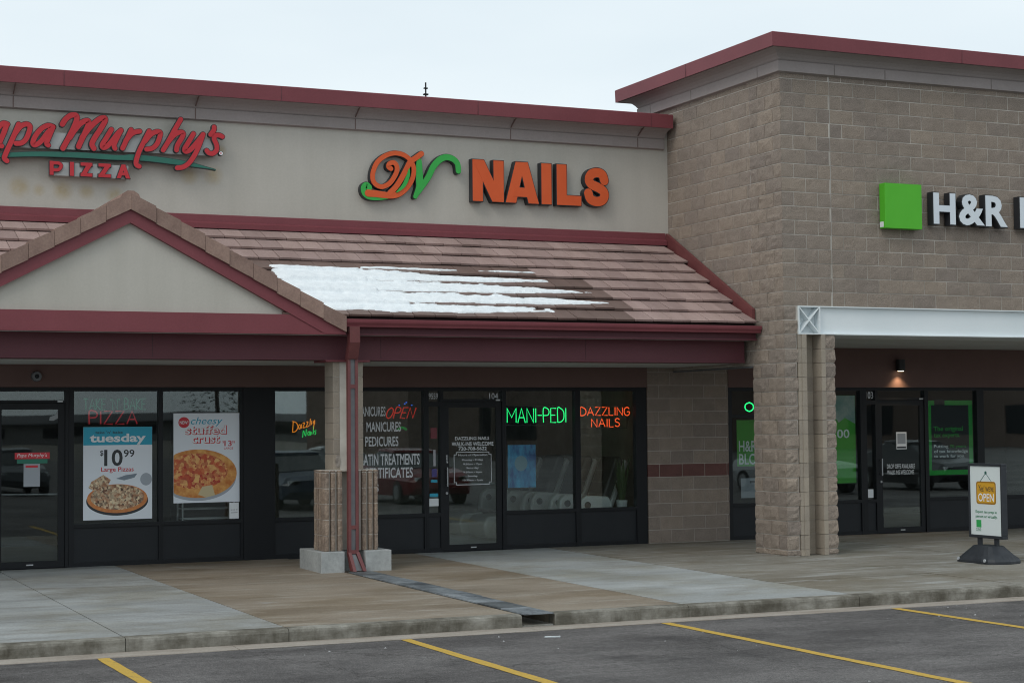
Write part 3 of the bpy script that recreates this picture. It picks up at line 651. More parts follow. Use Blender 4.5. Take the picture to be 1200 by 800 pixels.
REFLECTIVE = False
def pane(parent, x0, x1, z0, z1, y=YW): return boxobj('pane', 'reflective_glass' if REFLECTIVE else 'glass', parent, x0-.008, x1+.008, y-.006, y+.006, z0-.008, z1+.008)
FY0, FY1 = 23.945, 24.055
def window(parent, x0, x1, sill=.776, top=2.559, base=.193, kick=True, ml=.03, mr=.03, head=2.613, transom=None, label=None):
    """one bay: glass between x0 and x1, half a mullion on each side"""
    q = MB()
    q.box(x0-ml, x0, FY0, FY1, base, head); q.box(x1, x1+mr, FY0, FY1, base, head); q.box(x0, x1, FY0+.002, FY1, top, head-.002)
    q.box(x0, x1, FY0-.004, FY1, sill-.05, sill)
    if kick: q.box(x0, x1, FY0+.004, FY1, base, base+.07)
    if transom: q.box(x0, x1, FY0+.003, FY1, transom, transom+.05)
    o = q.build('window', 'frame', parent)
    if label: o['label'] = label
    if transom: pane(o, x0, x1, sill, transom); pane(o, x0, x1, transom+.05, top)
    else: pane(o, x0, x1, sill, top)
    if kick: boxobj('kick_panel', 'kick', o, x0-.001, x1+.001, FY0+.025, FY1-.02, base+.069, sill-.049)
    return o
def door(parent, x0, x1, top=2.401, base=.203, stile=.085, handle='left', bar=True, ml=.05, mr=.05, label=None):
    """outer frame and a glazed leaf between x0 and x1"""
    q = MB(); q.box(x0-ml, x0-.004, FY0, FY1, base-.01, 2.613); q.box(x1+.004, x1+mr, FY0, FY1, base-.01, 2.613)
    q.box(x0-.004, x1+.004, FY0+.002, FY1, 2.559, 2.611); q.box(x0-.004, x1+.004, FY0+.003, FY1, top+.005, top+.04)
    q.box(x0-.02, x1+.02, FY0-.03, FY1, base-.02, base+.003)
    o = q.build('door', 'frame', parent)
    if label: o['label'] = label
    l = MB(); y0, y1 = FY0+.018, FY0+.064
    l.box(x0, x0+stile, y0, y1, base+.008, top); l.box(x1-stile, x1, y0, y1, base+.008, top)
    l.box(x0+stile, x1-stile, y0+.001, y1-.001, top-stile, top-.001); l.box(x0+stile, x1-stile, y0+.001, y1-.001, base+.009, base+.10)
    l.build('leaf', 'frame', o)
    boxobj('pane', 'reflective_glass' if REFLECTIVE else 'glass', o, x0+stile-.008, x1-stile+.008, y0+.015, y0+.027, base+.095, top-stile+.008)
    pane(o, x0, x1, top+.04, 2.559)
    hx = x0+stile*.5 if handle == 'left' else x1-stile*.5
    h = MB(); h.cyl((hx, y0-.05, 1.16), (hx, y0-.05, 1.44), .012, n=8); h.cyl((hx, y0, 1.19), (hx, y0-.05, 1.19), .009, n=8); h.cyl((hx, y0, 1.41), (hx, y0-.05, 1.41), .009, n=8); h.cyl((hx, y0, 1.06), (hx, y0-.02, 1.06), .02, n=10)
    h.build('handle', mat('brushed_metal', (.35, .36, .37), .35, .9), o)
    if bar:
        h = MB(); h.cyl((x0+.05, y1+.03, 1.19), (x1-.05, y1+.03, 1.18), .016, n=8); h.build('push_bar', mat('brushed_metal', (.35, .36, .37), .35, .9), o)
    k = MB(); mx = (x0+x1)/2; k.box(mx-.045, mx+.045, y0-.004, y0, base+.045, base+.062); k.build('door_tag', mat('steel_tag', (.5, .52, .53), .4, .3), o)
    boxobj('closer_tag', mat('steel_tag', (.5, .52, .53), .4, .3), o, x1-.10, x1-.03, FY0-.004, FY0+.003, top+.012, top+.034)
    return o
# pizza shop
for a, b in ((-4.0, -2.85), (-2.79, -1.7), (-1.64, -.5)): window(shop, a, b)
window(shop, .9, 2.1); window(shop, 2.16, 3.26, mr=.05)
pier = MB(); pier.box(-.45, .86, 23.91, 24.2, .15, 2.914); pier.build('wall_pier', 'stucco', shop)
boxobj('wall_pier', 'stucco', shop, XL, -4.05, 23.91, 24.2, .15, 2.914)
pdoor = door(shop, 3.373, 4.280, label='glass door with a red and green decal and a hours sheet')
pw1 = window(shop, 4.399, 5.545, ml=.065, mr=.029); pw2 = window(shop, 5.604, 6.701, ml=.028, mr=.03)
boxobj('blank_panel', 'frame', shop, 6.733, 7.164, 23.935, 24.31, .193, 2.613)
REFLECTIVE = True
nw0 = window(shop, 7.197, 8.27, ml=.03, mr=.03); nw1 = window(shop, 8.33, 9.449, ml=.028, mr=.03)
# nail salon entrance: side light, door, transom over both
q = MB(); q.box(9.481, 9.525, FY0, FY1, .193, 2.613); q.box(9.5251, 9.707, FY0+.002, FY1, 2.335, 2.40); q.box(9.5251, 9.707, FY0+.002, FY1, 2.559, 2.611); q.box(9.5251, 9.707, FY0-.003, FY1, .726, .776); q.box(9.5251, 9.707, FY0+.004, FY1, .193, .266)
sl = q.build('window', 'frame', shop); sl['label'] = 'narrow side light with stickers'
pane(sl, 9.5251, 9.707, .776, 2.335); pane(sl, 9.5251, 9.707, 2.40, 2.559); boxobj('kick_panel', 'kick', sl, 9.524, 9.708, FY0+.025, FY1-.02, .265, .727)
ndoor = door(shop, 9.761, 10.70, ml=.053, mr=.034, handle='left', label='glass door lettered with the opening hours')
nw2 = window(shop, 10.768, 11.922, ml=.033, mr=.043); nw3 = window(shop, 12.009, 12.969, ml=.043, mr=.185)
REFLECTIVE = False
# rooms behind the glass
def room(parent, x0, x1, y0, y1, z0, z1, wm, side=(True, True)):
    q = MB(); q.box(x0, x1, y1, y1+.1, z0, z1)
    if side[0]: q.box(x0-.1, x0, y0, y1, z0, z1)
    if side[1]: q.box(x1, x1+.1, y0, y1, z0, z1)
    q.build('interior_wall', wm, parent)
    boxobj('interior_floor', 'int_floor', parent, x0, x1, y0, y1, z0-.1, z0); boxobj('interior_ceiling', 'soffit', parent, x0, x1, y0, y1, z1, z1+.1)
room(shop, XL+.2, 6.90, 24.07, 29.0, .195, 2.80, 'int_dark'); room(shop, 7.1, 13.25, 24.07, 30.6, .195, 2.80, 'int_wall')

# ================================================================= CORNER BUILDING
FRONT = False
tow = thing('corner_building', 'taller rough brown block corner building with a white steel beam', 'building')
TX, TY, TYB, TXE = 13.78, 21.02, 25.08, 26.0
ZR = 3.302
q = MB(); q.mi = 1
q.box(TX+.0025, TXE, TY+.0025, TY+.4, 3.708, 7.2)                       # front mass over the beam
q.box(TX+.0025, 14.012, TY+.0025, TY+.4, 3.302, 3.709)
q.box(TX+.0025, TX+.3, TY+.39, TYB-.0025, 2.87, 7.2)                    # side mass
q.box(TX+.004, 13.99, TY+.004, 21.83, .10, 3.303); q.box(14.47, 14.617, TY+.004, 21.83, .10, 3.303); q.box(13.98, 14.48, 21.235, 21.83, .10, 3.303)
q.box(TX+.3, TXE, TYB-.35, TYB-.012, 3.24, 7.2)
q.mi = 0
# side wall: return of the column, then beyond the control joint
blocks(q, (TX, 0, 0), (0,-1,0), (-1,0,0), -21.832, -TY, .17, 7.10, ZR, first=0, ends=(0, .008), rough=.021)
blocks(q, (TX, 0, 0), (0,-1,0), (-1,0,0), -TYB, -21.842, 2.873, 7.10, ZR, first=.10, rough=.010)
# front
blocks(q, (0, TY, 0), (1,0,0), (0,-1,0), TX, 14.0, .17, 3.708, ZR, first=0, ends=(.009, 0), rough=.026)
blocks(q, (0, TY, 0), (1,0,0), (0,-1,0), TX, 14.607, 3.708, 7.10, ZR, first=0, ends=(.005, 0), rough=.008)
blocks(q, (0, TY, 0), (1,0,0), (0,-1,0), 14.617, TXE, 3.708, 7.10, ZR, first=BL/2, rough=.007)
blocks(q, (0, TY, 0), (1,0,0), (0,-1,0), 14.465, 14.625, .17, 3.302, ZR, first=0, ends=(0, .014), rough=.026)
blocks(q, (14.625, 0, 0), (0,1,0), (1,0,0), TY, 21.83, .17, 3.302, ZR, first=0, rough=.019)
q.build('block_wall', ['block', 'mortar'], tow, recalc=False)
q = MB(); z = ZR
k = 0
while z > .2:
    a = max(z-BH+.004, .17)
    for x0, x1, y0, y1 in ((14.002, 14.06, 21.005, 21.235), (14.06, 14.14, 20.995, 21.235), (14.14, 14.39, 21.225, 21.30), (14.39, 14.463, 20.998, 21.235)):
        q.t = random.random(); q.box(x0+.0015, x1, y0, y1, a, z-.001)
    z -= BH
q.build('flashing_channel', 'block_smooth', tow)
q = MB(); q.box(14.608, 14.616, TY-.004, TY+.02, 3.708, 7.1); q.box(TX-.004, TX+.02, 21.833, 21.841, 2.873, 7.1); q.build('control_joint', mat('sealant', (.42, .40, .37), .7), tow)
PATH = lambda: [(TXE, TYB, 0, 1), (TX, TYB, -1, 1), (TX, TY, -1, -1), (TXE, TY, 0, -1)]
q = MB(); q.ring([(0, 7.03), (.068, 7.045), (.070, 7.195), (.055, 7.202), (.072, 7.22), (.088, 7.245), (.128, 7.285), (.19, 7.315), (.285, 7.33), (.285, 7.36), (0, 7.36)], PATH()); q.mi = 1
for xx in (14.66, 15.55, 17.5, 20.0): q.box(xx, xx+.010, TY-.0715, TY-.06, 7.047, 7.194)
for yy in (21.5, 23.4, 24.7): q.box(TX-.0715, TX-.06, yy, yy+.010, 7.047, 7.194)
q.build('cornice', ['cornice', mat('joint_grey', (.13, .11, .10), .8)], tow)
q = MB(); q.ring([(.30, 7.345), (.318, 7.33), (.33, 7.33), (.335, 7.525), (.325, 7.535), (-.34, 7.56), (-.34, 7.345)], PATH()); q.mi = 1
q.box(TX-.337, TX-.32, 23.1, 23.112, 7.332, 7.526)
for xx in (16.75, 19.8): q.box(xx, xx+.008, TY-.3365, TY-.32, 7.332, 7.526)
q.build('coping', ['maroon', mat('coping_seam', (.115, .034, .042), .6)], tow)
# white steel beam with its cross-braced bearing box
bm_ = MB()
bm_.box(14.385, TXE, 21.055, 21.30, 3.315, 3.695); bm_.box(14.385, TXE, 21.0, 21.32, 3.302, 3.316); bm_.box(14.385, TXE, 21.0, 21.32, 3.694, 3.7075)
bm_.build('steel_beam', 'white_steel', tow)
b2 = MB(); x0, x1, z0, z1 = 14.013, 14.384, 3.303, 3.7065
b2.box(x0, x1, 21.13, 21.30, z0, z1); b2.box(x0, x0+.016, 20.995, 21.13, z0, z1); b2.box(x1-.016, x1, 20.995, 21.13, z0, z1); b2.box(x0+.016, x1-.016, 20.996, 21.13, z1-.016, z1); b2.box(x0+.016, x1-.016, 20.996, 21.13, z0, z0+.016)
for k, (a, b) in enumerate((((x0+.02, z0+.02), (x1-.02, z1-.02)), ((x0+.02, z1-.02), (x1-.02, z0+.02)))):
    dx, dz = b[0]-a[0], b[1]-a[1]; l = math.hypot(dx, dz); nx, nz = -dz/l*.008, dx/l*.008
    b2.prism([(a[0]+nx, a[1]+nz), (b[0]+nx, b[1]+nz), (b[0]-nx, b[1]-nz), (a[0]-nx, a[1]-nz)], 21.0+.002*k, 21.13)
b2.build('bearing_box', 'white_steel', tow)
boxobj('soffit', 'soffit', tow, TX+.3, TXE, 21.32, 24.7, 3.27, 3.325)
FRONT = True
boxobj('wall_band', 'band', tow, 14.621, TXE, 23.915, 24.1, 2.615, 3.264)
FRONT = False
boxobj('side_trim', 'galv', tow, TX-.012, TX+.02, 21.845, 24.18, 2.850, 2.872)
FRONT = True
rw0 = window(tow, 14.696, 15.9, ml=.07, transom=2.131); rw1 = window(tow, 15.96, 17.157, mr=.04)
q = MB(); q.box(17.199, 17.279, FY0, FY1, .193, 2.613); q.box(17.2791, 17.452, FY0+.002, FY1, 2.335, 2.40); q.box(17.2791, 17.452, FY0+.002, FY1, 2.559, 2.611); q.box(17.2791, 17.452, FY0-.003, FY1, .726, .776); q.box(17.2791, 17.452, FY0+.004, FY1, .193, .266)
sl2 = q.build('window', 'frame', tow); sl2['label'] = 'narrow side light beside the door'
pane(sl2, 17.2791, 17.452, .776, 2.335); pane(sl2, 17.2791, 17.452, 2.40, 2.559); boxobj('kick_panel', 'kick', sl2, 17.278, 17.453, FY0+.025, FY1-.02, .265, .727)
rdoor = door(tow, 17.508, 18.451, ml=.055, mr=.04, handle='left', label='glass door with a white notice sheet')
rw2 = window(tow, 18.53, 19.55, ml=.038, mr=.072); rw3 = window(tow, 19.695, 21.3, ml=.072); rw4 = window(tow, 21.36, 22.83)
boxobj('wall_pier', 'block_pier', tow, 22.865, TXE, 23.93, 24.2, .15, 2.614)
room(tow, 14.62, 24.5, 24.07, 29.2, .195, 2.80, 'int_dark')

# ================================================================= WALL SIGNS
FRONT = False
def off_poly(p, d):     # grow a convex outline by d
    n = len(p); A = sum(p[i][0]*p[(i+1) % n][1]-p[(i+1) % n][0]*p[i][1] for i in range(n)); s = 1 if A > 0 else -1; o = []
    for i in range(n):
        a, b, c = p[i-1], p[i], p[(i+1) % n]
        def nrm(u, v): dx, dz = v[0]-u[0], v[1]-u[1]; l = math.hypot(dx, dz) or 1; return (s*dz/l, -s*dx/l)
        n1, n2 = nrm(a, b), nrm(b, c); k = 1+n1[0]*n2[0]+n1[1]*n2[1]
        o.append((b[0]+d*(n1[0]+n2[0])/k, b[1]+d*(n1[1]+n2[1])/k))
    return o
def channel_letter(parent, pieces, yf, yb, face_m, side_m, trim=.011, name='letter'):
    """pieces: ('r', points, width[, taper]) strokes or ('p', convex outline); a coloured face on a dark can"""
    q = MB()
    for k, pc in enumerate(pieces):
        e = .0012*k
        q.mi = 1
        if pc[0] == 'r': q.ribbon(pc[1], pc[2]+2*trim, yf+.004+.0007*k, yb)
        else: q.prism(off_poly(pc[1], trim), yf+.004+.0007*k, yb)
        q.mi = 0
        if pc[0] == 'r': q.ribbon(pc[1], pc[2], yf-e, yf+.0035)
        else: q.prism(pc[1], yf-e, yf+.0035)
    return q.build(name, [face_m, side_m], parent)
M['can'] = mat('letter_can', (.022, .024, .028), .5)
M['red_face'] = varied('red_acrylic', (.50, .035, .045), (.55, .042, .052), 2, .5, spec=.25)
M['orange_face'] = varied('orange_acrylic', (.66, .105, .030), (.71, .12, .036), 2, .5, spec=.25)
M['green_face'] = varied('green_acrylic', (.045, .40, .075), (.052, .44, .085), 2, .5, spec=.25)
M['swoosh_green'] = varied('dark_green_acrylic', (.012, .12, .085), (.016, .15, .105), 2, .35)
M['raceway'] = varied('raceway_paint', (.43, .435, .425), (.50, .51, .50), 3, .6)

ps = thing('pizza_sign', 'red script pizza shop sign with a green swoosh on the stucco wall', 'wall sign')
q = MB(); q.prism([(2.4, 5.83), (6.405, 5.885), (6.40, 6.115), (2.4, 6.05)], 24.16, 24.279); q.build('raceway', 'raceway', ps)
boxobj('raceway', 'raceway', ps, 4.10, 5.17, 24.16, 24.279, 5.495, 5.675)
SCRIPT = [('P', [[(2.72, 6.33), (2.64, 6.16), (2.56, 5.98), (2.50, 5.83)], [(2.58, 6.12), (2.70, 6.30), (2.86, 6.37), (2.98, 6.32), (2.97, 6.20), (2.86, 6.10), (2.72, 6.07)]])]+SCRIPT
for ch, ss in SCRIPT:
    channel_letter(ps, [('r', p, .066 if ch != 'M' else .072) for p in ss], 24.10, 24.16, 'red_face', 'can', .009)
X0 = [(4.095, 4.275, 'P'), (4.36, 4.425, 'I'), (4.51, 4.668, 'Z'), (4.752, 4.922, 'Z'), (5.0, 5.185, 'A')]
for a, b, c in X0:
    z0, z1, t = 5.492, 5.682, .052
    if c == 'P': pcs = [('p', [(a, z0), (a+t, z0), (a+t, z1), (a, z1)]), ('r', [(a+t, z1-t/2), (b-.06, z1-t/2), (b-t/2, z1-.06), (b-.06, z0+.075), (a+t, z0+.07)], t*.85)]
    elif c == 'I': pcs = [('p', [(a+.005, z0), (b-.005, z0), (b-.005, z1), (a+.005, z1)])]
    elif c == 'Z': pcs = [('p', [(a, z1-t*.85), (b, z1-t*.85), (b, z1), (a, z1)]), ('p', [(a, z0), (b, z0), (b, z0+t*.85), (a, z0+t*.85)]), ('p', [(a, z0+.02), (a+.07, z0+.02), (b, z1-.02), (b-.07, z1-.02)])]
    else: m = (a+b)/2; pcs = [('p', [(a, z0), (a+t*1.1, z0), (m+t*.5, z1), (m-t*.5, z1)]), ('p', [(b-t*1.1, z0), (b, z0), (m+t*.5, z1), (m-t*.5, z1)]), ('p', [(a+.045, z0+.04), (b-.045, z0+.04), (b-.06, z0+.08), (a+.06, z0+.08)])]
    channel_letter(ps, pcs, 24.11, 24.16, 'red_face', 'can', .007)
q = MB(); half = len(SWOOSH)//2
up = [(2.3, 5.47), (2.8, 5.56)]+SWOOSH[:10]; lo = SWOOSH[10:]+[(2.8, 5.53), (2.3, 5.46)]
# a tapering sweep made of matched upper and lower points
us = smooth(up, 4); ls = smooth(lo[::-1], 4)
def at(poly, x):
    for (a, b), (c, d) in zip(poly, poly[1:]):
        if a <= x <= c: return b+(d-b)*(x-a)/(c-a) if c > a else b
    return poly[-1][1]
n = 40; SX = [2.35+(6.395-2.35)*i/n for i in range(n+1)]
for mi, g, y0, y1 in ((1, .007, 24.125, 24.19), (0, 0, 24.12, 24.1245)):
    q.mi = mi; T, Bm = [], []
    for x in SX:
        a, b = at(us, x), at(ls, min(x, 6.1)) if x < 6.1 else at(ls, 6.1)+(5.68-at(ls, 6.1))*(x-6.1)/(6.399-6.1)
        if a-b < .006: b = a-.006
        T.append((x, a+g)); Bm.append((x, b-g))
    V = [[[q.bm.verts.new((x, y, z)) for x, z in row] for row in (T, Bm)] for y in (y0, y1)]
    for i in range(n):
        q.face([V[0][0][i], V[0][1][i], V[0][1][i+1], V[0][0][i+1]]); q.face([V[1][0][i], V[1][0][i+1], V[1][1][i+1], V[1][1][i]])
        q.face([V[0][0][i], V[0][0][i+1], V[1][0][i+1], V[1][0][i]]); q.face([V[0][1][i+1], V[0][1][i], V[1][1][i], V[1][1][i+1]])
    for e in (0, n): q.face([V[0][0][e], V[1][0][e], V[1][1][e], V[0][1][e]])
q.build('swoosh', ['swoosh_green', 'can'], ps)
q = MB(); q.disc(6.461, 5.91, .034, .034, 24.09, 24.16, 20); q.mi = 1; q.disc(6.461, 5.91, .027, .027, 24.087, 24.0895, 20); q.mi = 2; put_text(q, 'R', 6.448, 6.474, 5.893, 5.927, 24.0855, mi=2)
q.build('registered_mark', ['can', mat('white_face', (.75, .78, .8), .5), 'red_print'], ps)

ms = thing('monogram_sign', 'orange and green script monogram sign left of the block orange letters', 'wall sign')
TP = {4: lambda t: .55+.55*math.sin(math.pi*min(1, .15+t*.8)), 5: lambda t: 1.05-.3*abs(t-.5), 2: lambda t: .25+.95*math.sin(math.pi*t), 3: lambda t: 1-.75*t*t}
def mono(colour, k0, idx, face):
    q = MB()
    for k, i in enumerate(idx):
        c, wd, pts = MONO[i]; pts = [(x+.027, z+.012) for x, z in pts]; tp = TP.get(i); e = .0015*(k0+k)
        if i == 0: tp = lambda t: .82+.42*max(0, (t-.72)/.28)
        q.mi = 1; q.ribbon(pts, wd+.016, 24.185-e*.3, 24.279, tp); q.mi = 0; q.ribbon(pts, wd, 24.172-e, 24.184-e, tp)
    q.build(face, [colour, 'can'], ms)
mono('green_face', 0, (3,), 'green_tail'); mono('green_face', 1, (4, 5), 'green_letter'); mono('orange_face', 4, (0, 1), 'orange_letter')
q = MB(); q.ribbon([(x+.027, z+.012) for x, z in MONO[2][2]], .05, 24.154, 24.163, TP[2]); q.build('green_accent', 'green_face', ms)

ns = thing('nails_sign', 'orange block letter wall sign spelling NAILS', 'wall sign')
zb, zt = 5.421, 6.048
DX = .027
def nail_letter(pcs, *k):
    channel_letter(ns, [(p[0], [(x+DX, z) for x, z in p[1]], *p[2:]) for p in pcs], *k)
def bar(a, b, c, d): return ('p', [(a, c), (b, c), (b, d), (a, d)])
nail_letter([bar(10.319, 10.485, zb, zt), bar(10.664, 10.83, zb, zt), ('p', [(10.64, zb), (10.825, zb), (10.505, zt), (10.324, zt)])], 24.155, 24.278, 'orange_face', 'can')
nail_letter([('p', [(10.863, zb), (11.035, zb), (11.185, zt), (11.033, zt)]), ('p', [(11.245, zb), (11.417, zb), (11.235, zt), (11.085, zt)]), ('p', [(10.97, zb+.095), (11.31, zb+.095), (11.27, zb+.235), (11.01, zb+.235)])], 24.155, 24.278, 'orange_face', 'can')
nail_letter([bar(11.466, 11.634, zb, zt)], 24.155, 24.278, 'orange_face', 'can')
nail_letter([bar(11.726, 11.893, zb, zt), bar(11.80, 12.143, zb, zb+.152)], 24.155, 24.278, 'orange_face', 'can')
S = [(.90, .70), (.80, .88), (.52, .94), (.22, .87), (.11, .70), (.24, .56), (.55, .48), (.84, .37), (.90, .22), (.78, .08), (.48, .03), (.18, .10), (.07, .28)]
nail_letter([('r', [(12.178+.066+x*(.47-.132), zb-.006+.07+z*(.638-.14)) for x, z in S], .146)], 24.155, 24.278, 'orange_face', 'can')

gs = thing('green_square_sign', 'bright green square sign box on the block wall', 'wall sign')
boxobj('cabinet', varied('lime_acrylic', (.085, .45, .025), (.095, .48, .03), 2, .45, spec=.3), gs, 15.445, 16.103, 20.862, 20.995, 4.858, 5.515, bevel=.004)
boxobj('label_plate', 'white_print', gs, 15.440, 15.4445, 20.90, 20.985, 4.875, 4.955)
ts = thing('letter_sign', 'white letters on black sides next to the green square sign', 'wall sign')
M['letter_white'] = varied('white_acrylic', (.66, .72, .78), (.70, .76, .81), 2, .4)
for ch, a, b in (('H', 16.315, 16.716), ('&', 16.78, 17.255), ('R', 17.275, 17.683), ('B', 17.925, 18.31), ('L', 18.39, 18.68), ('O', 18.74, 19.24), ('C', 19.30, 19.72), ('K', 19.79, 20.22)):
    q = MB(); g = .013
    put_text(q, ch, a-g, b+g, 4.952-g, 5.413+g, 20.99, bold=.045, mi=1, depth=.122)
    put_text(q, ch, a, b, 4.952, 5.413, 20.865, bold=.032, mi=0, depth=.005)
    q.build('letter', ['letter_white', 'can'], ts, recalc=False)

# ================================================================= NEON AND WINDOW SIGNS
FRONT = True
GLY = {'M': [[(0,0),(0,1),(.45,.35),(.9,1),(.9,0)]], 'A': [[(0,0),(.38,1),(.76,0)],[(.14,.36),(.62,.36)]], 'N': [[(0,0),(0,1),(.68,0),(.68,1)]], 'I': [[(.05,0),(.05,1)]],
 '-': [[(0,.5),(.4,.5)]], 'P': [[(0,0),(0,1),(.45,.97),(.58,.75),(.45,.53),(0,.5)]], 'E': [[(.55,1),(0,1),(0,0),(.55,0)],[(0,.52),(.45,.52)]], 'D': [[(0,0),(0,1),(.35,.96),(.62,.72),(.62,.28),(.35,.04),(0,0)]],
 'Z': [[(0,1),(.62,1),(0,0),(.65,0)]], 'L': [[(0,1),(0,0),(.5,0)]], 'G': [[(.62,.82),(.42,1),(.12,.9),(0,.5),(.12,.1),(.42,0),(.64,.2),(.64,.45),(.36,.45)]],
 'S': [[(.55,.85),(.3,1),(.05,.85),(.08,.62),(.45,.45),(.55,.2),(.3,0),(0,.14)]], 'O': [[(.35,1),(.08,.82),(0,.5),(.08,.18),(.35,0),(.6,.18),(.68,.5),(.6,.82),(.35,1)]],
 'T': [[(0,1),(.66,1)],[(.33,1),(.33,0)]], 'K': [[(0,0),(0,1)],[(.55,1),(0,.45),(.6,0)]], 'B': [[(0,0),(0,1),(.4,.96),(.5,.78),(.38,.55),(0,.52)],[(.38,.55),(.58,.35),(.5,.08),(0,0)]], "'": [[(.1,1),(.05,.8)]], ' ': []}
WID = {'M': .9, 'A': .76, 'N': .68, 'I': .1, '-': .4, "'": .15, ' ': .3, 'E': .55, 'L': .5, 'S': .55, 'O': .68, 'G': .64, 'D': .62, 'Z': .65, 'P': .58, 'T': .66, 'K': .6, 'B': .58}
def tube_path(q, pts, r, n=6):
    P = [Vector(p) for p in pts]; rows = []
    for i, p in enumerate(P):
        t = (P[min(i+1, len(P)-1)]-P[max(i-1, 0)]); t = t.normalized() if t.length > 1e-6 else Vector((1,0,0))
        u = t.cross(Vector((0,1,0))); u = u.normalized() if u.length > 1e-6 else Vector((1,0,0)); v = t.cross(u)
        rows.append([q.bm.verts.new(p+r*(math.cos(2*math.pi*k/n)*u+math.sin(2*math.pi*k/n)*v)) for k in range(n)])
    for a, b in zip(rows, rows[1:]):
        for k in range(n): q.face([a[k], a[(k+1) % n], b[(k+1) % n], b[k]])
    q.face(rows[0][::-1]); q.face(rows[-1])
def neon_text(q, txt, x0, x1, z0, z1, y, r, shear=0.0, gap=.22, jit=0.0):
    tot = sum(WID[c]+gap for c in txt)-gap; u = 0
    for c in txt:
        dz = random.uniform(-jit, jit)
        for st in GLY[c]:
            pts = []
            for gx, gz in st:
                zz = z0+(z1-z0)*(gz+dz); pts.append((x0+(x1-x0)*(u+gx)/tot+shear*(zz-z0), y, zz))
            if len(st) > 4 and c not in 'MNE': pts = smooth(pts, 4)
            tube_path(q, pts, r)
        u += WID[c]+gap
def neon(name, label, build, m, backing=None):
    t = thing(name, label, 'neon sign')
    for k, (fn, mm) in enumerate(zip(build, m)): q = MB(); fn(q); q.build('tube', mm, t)
    if backing:
        q = MB(); x0, x1, z0, z1, y = backing
        for zz in (z0, z1): q.box(x0, x1, y+.02, y+.028, zz-.004, zz+.004)
        for xx in (x0, x1): q.box(xx-.004, xx+.004, y+.021, y+.029, z0+.005, 2.9 if False else z1-.005)
        q.build('bracket', mat('clear_bracket', (.03, .03, .032), .4), t)
    return t
NY = 24.09
g_green = glow('neon_green', (.02, 1.0, .24), 1.55); g_red = glow('neon_orange_red', (1.0, .10, .022), 1.35); g_red2 = glow('neon_red', (1.0, .05, .03), .38)
neon('green_neon_sign', 'green neon sign reading MANI-PEDI in the salon window', [lambda q: neon_text(q, 'MANI-PEDI', 10.85, 11.84, 2.085, 2.30, NY, .0075, gap=.17, jit=.01)], [g_green], (10.83, 11.81, 2.05, 2.33, NY))
neon('orange_neon_sign', 'orange neon sign reading DAZZLING NAILS beside the green neon sign', [lambda q: neon_text(q, 'DAZZLING', 12.085, 12.93, 2.185, 2.31, NY, .008, gap=.2, jit=.03), lambda q: neon_text(q, 'NAILS', 12.27, 12.755, 2.01, 2.135, NY, .008, gap=.22, jit=.03)], [g_red, g_red], (12.07, 12.9, 1.985, 2.335, NY))
rns = neon('red_neon_sign', 'slanted red neon OPEN sign with blue dots above it', [lambda q: neon_text(q, 'OPEN', 8.90, 9.33, 2.165, 2.32, NY, .0085, shear=.35), lambda q: q.ribbon([(9.10, 2.0), (9.16, 2.03), (9.22, 2.005)], .035, NY-.005, NY+.005)],
     [g_red2, glow('dull_green', (.01, .3, .06), .35)])
for i in range(4): q = MB(); q.disc(9.12+.055*i+.03*(i % 2), 2.375+.02*((i*7) % 3-1), .012, .01, NY-.005, NY+.005, 8); q.build('blue_dot', glow('led_blue', (.05, .2, 1.0), .6), rns)
cur = lambda *p: [(7.49+(x-7.52)*.62, NY, z) for x, z in p]
neon('script_neon_sign', 'small orange and green neon script beside the brick column', [
    lambda q: [tube_path(q, smooth(cur(*p), 4), .0065) for p in ([(7.53, 1.99), (7.545, 2.12), (7.535, 2.13), (7.62, 2.11), (7.66, 2.05), (7.60, 1.99), (7.52, 1.98)], [(7.71, 2.09), (7.67, 2.06), (7.70, 2.02), (7.74, 2.09), (7.74, 2.03)], [(7.77, 2.10), (7.82, 2.11), (7.78, 2.04), (7.84, 2.05)], [(7.86, 2.12), (7.90, 2.12), (7.86, 2.05), (7.93, 2.07)], [(7.96, 2.17), (7.945, 2.07)], [(7.99, 2.14), (7.985, 2.08)], [(8.02, 2.10), (8.05, 2.14), (8.06, 2.09), (8.06, 2.15), (8.03, 2.02)])],
    lambda q: [tube_path(q, smooth(cur(*p), 4), .0065) for p in ([(7.77, 1.90), (7.79, 2.0), (7.84, 1.92), (7.86, 2.02)], [(7.93, 1.99), (7.89, 1.96), (7.92, 1.93), (7.95, 1.99), (7.96, 1.93)], [(7.99, 1.98), (7.995, 1.94)], [(8.03, 2.06), (8.03, 1.95)], [(8.10, 2.0), (8.06, 1.99), (8.09, 1.96), (8.06, 1.94)])]],
    [glow('neon_amber', (1.0, .30, .02), .75), glow('neon_green_soft', (.02, .9, .15), .6)])
neon('dull_neon_sign', 'dull green and red neon reading TAKE N BAKE PIZZA', [lambda q: neon_text(q, "TAKE 'N' BAKE", 4.55, 5.40, 2.31, 2.46, NY, .008, gap=.16), lambda q: neon_text(q, 'PIZZA', 4.63, 5.28, 2.115, 2.29, NY, .010, gap=.2)], [glow('faint_glow_green_tube', (.02, .30, .16), .16), glow('faint_glow_red_tube', (.8, .05, .07), .2)])  # dull tubes with a weak glow put into their colour
neon('green_open_sign', 'green lit OPEN sign half hidden by the rough block column', [lambda q: neon_text(q, 'OPEN', 15.03, 15.75, 2.235, 2.375, NY, .010, gap=.2)], [g_green])

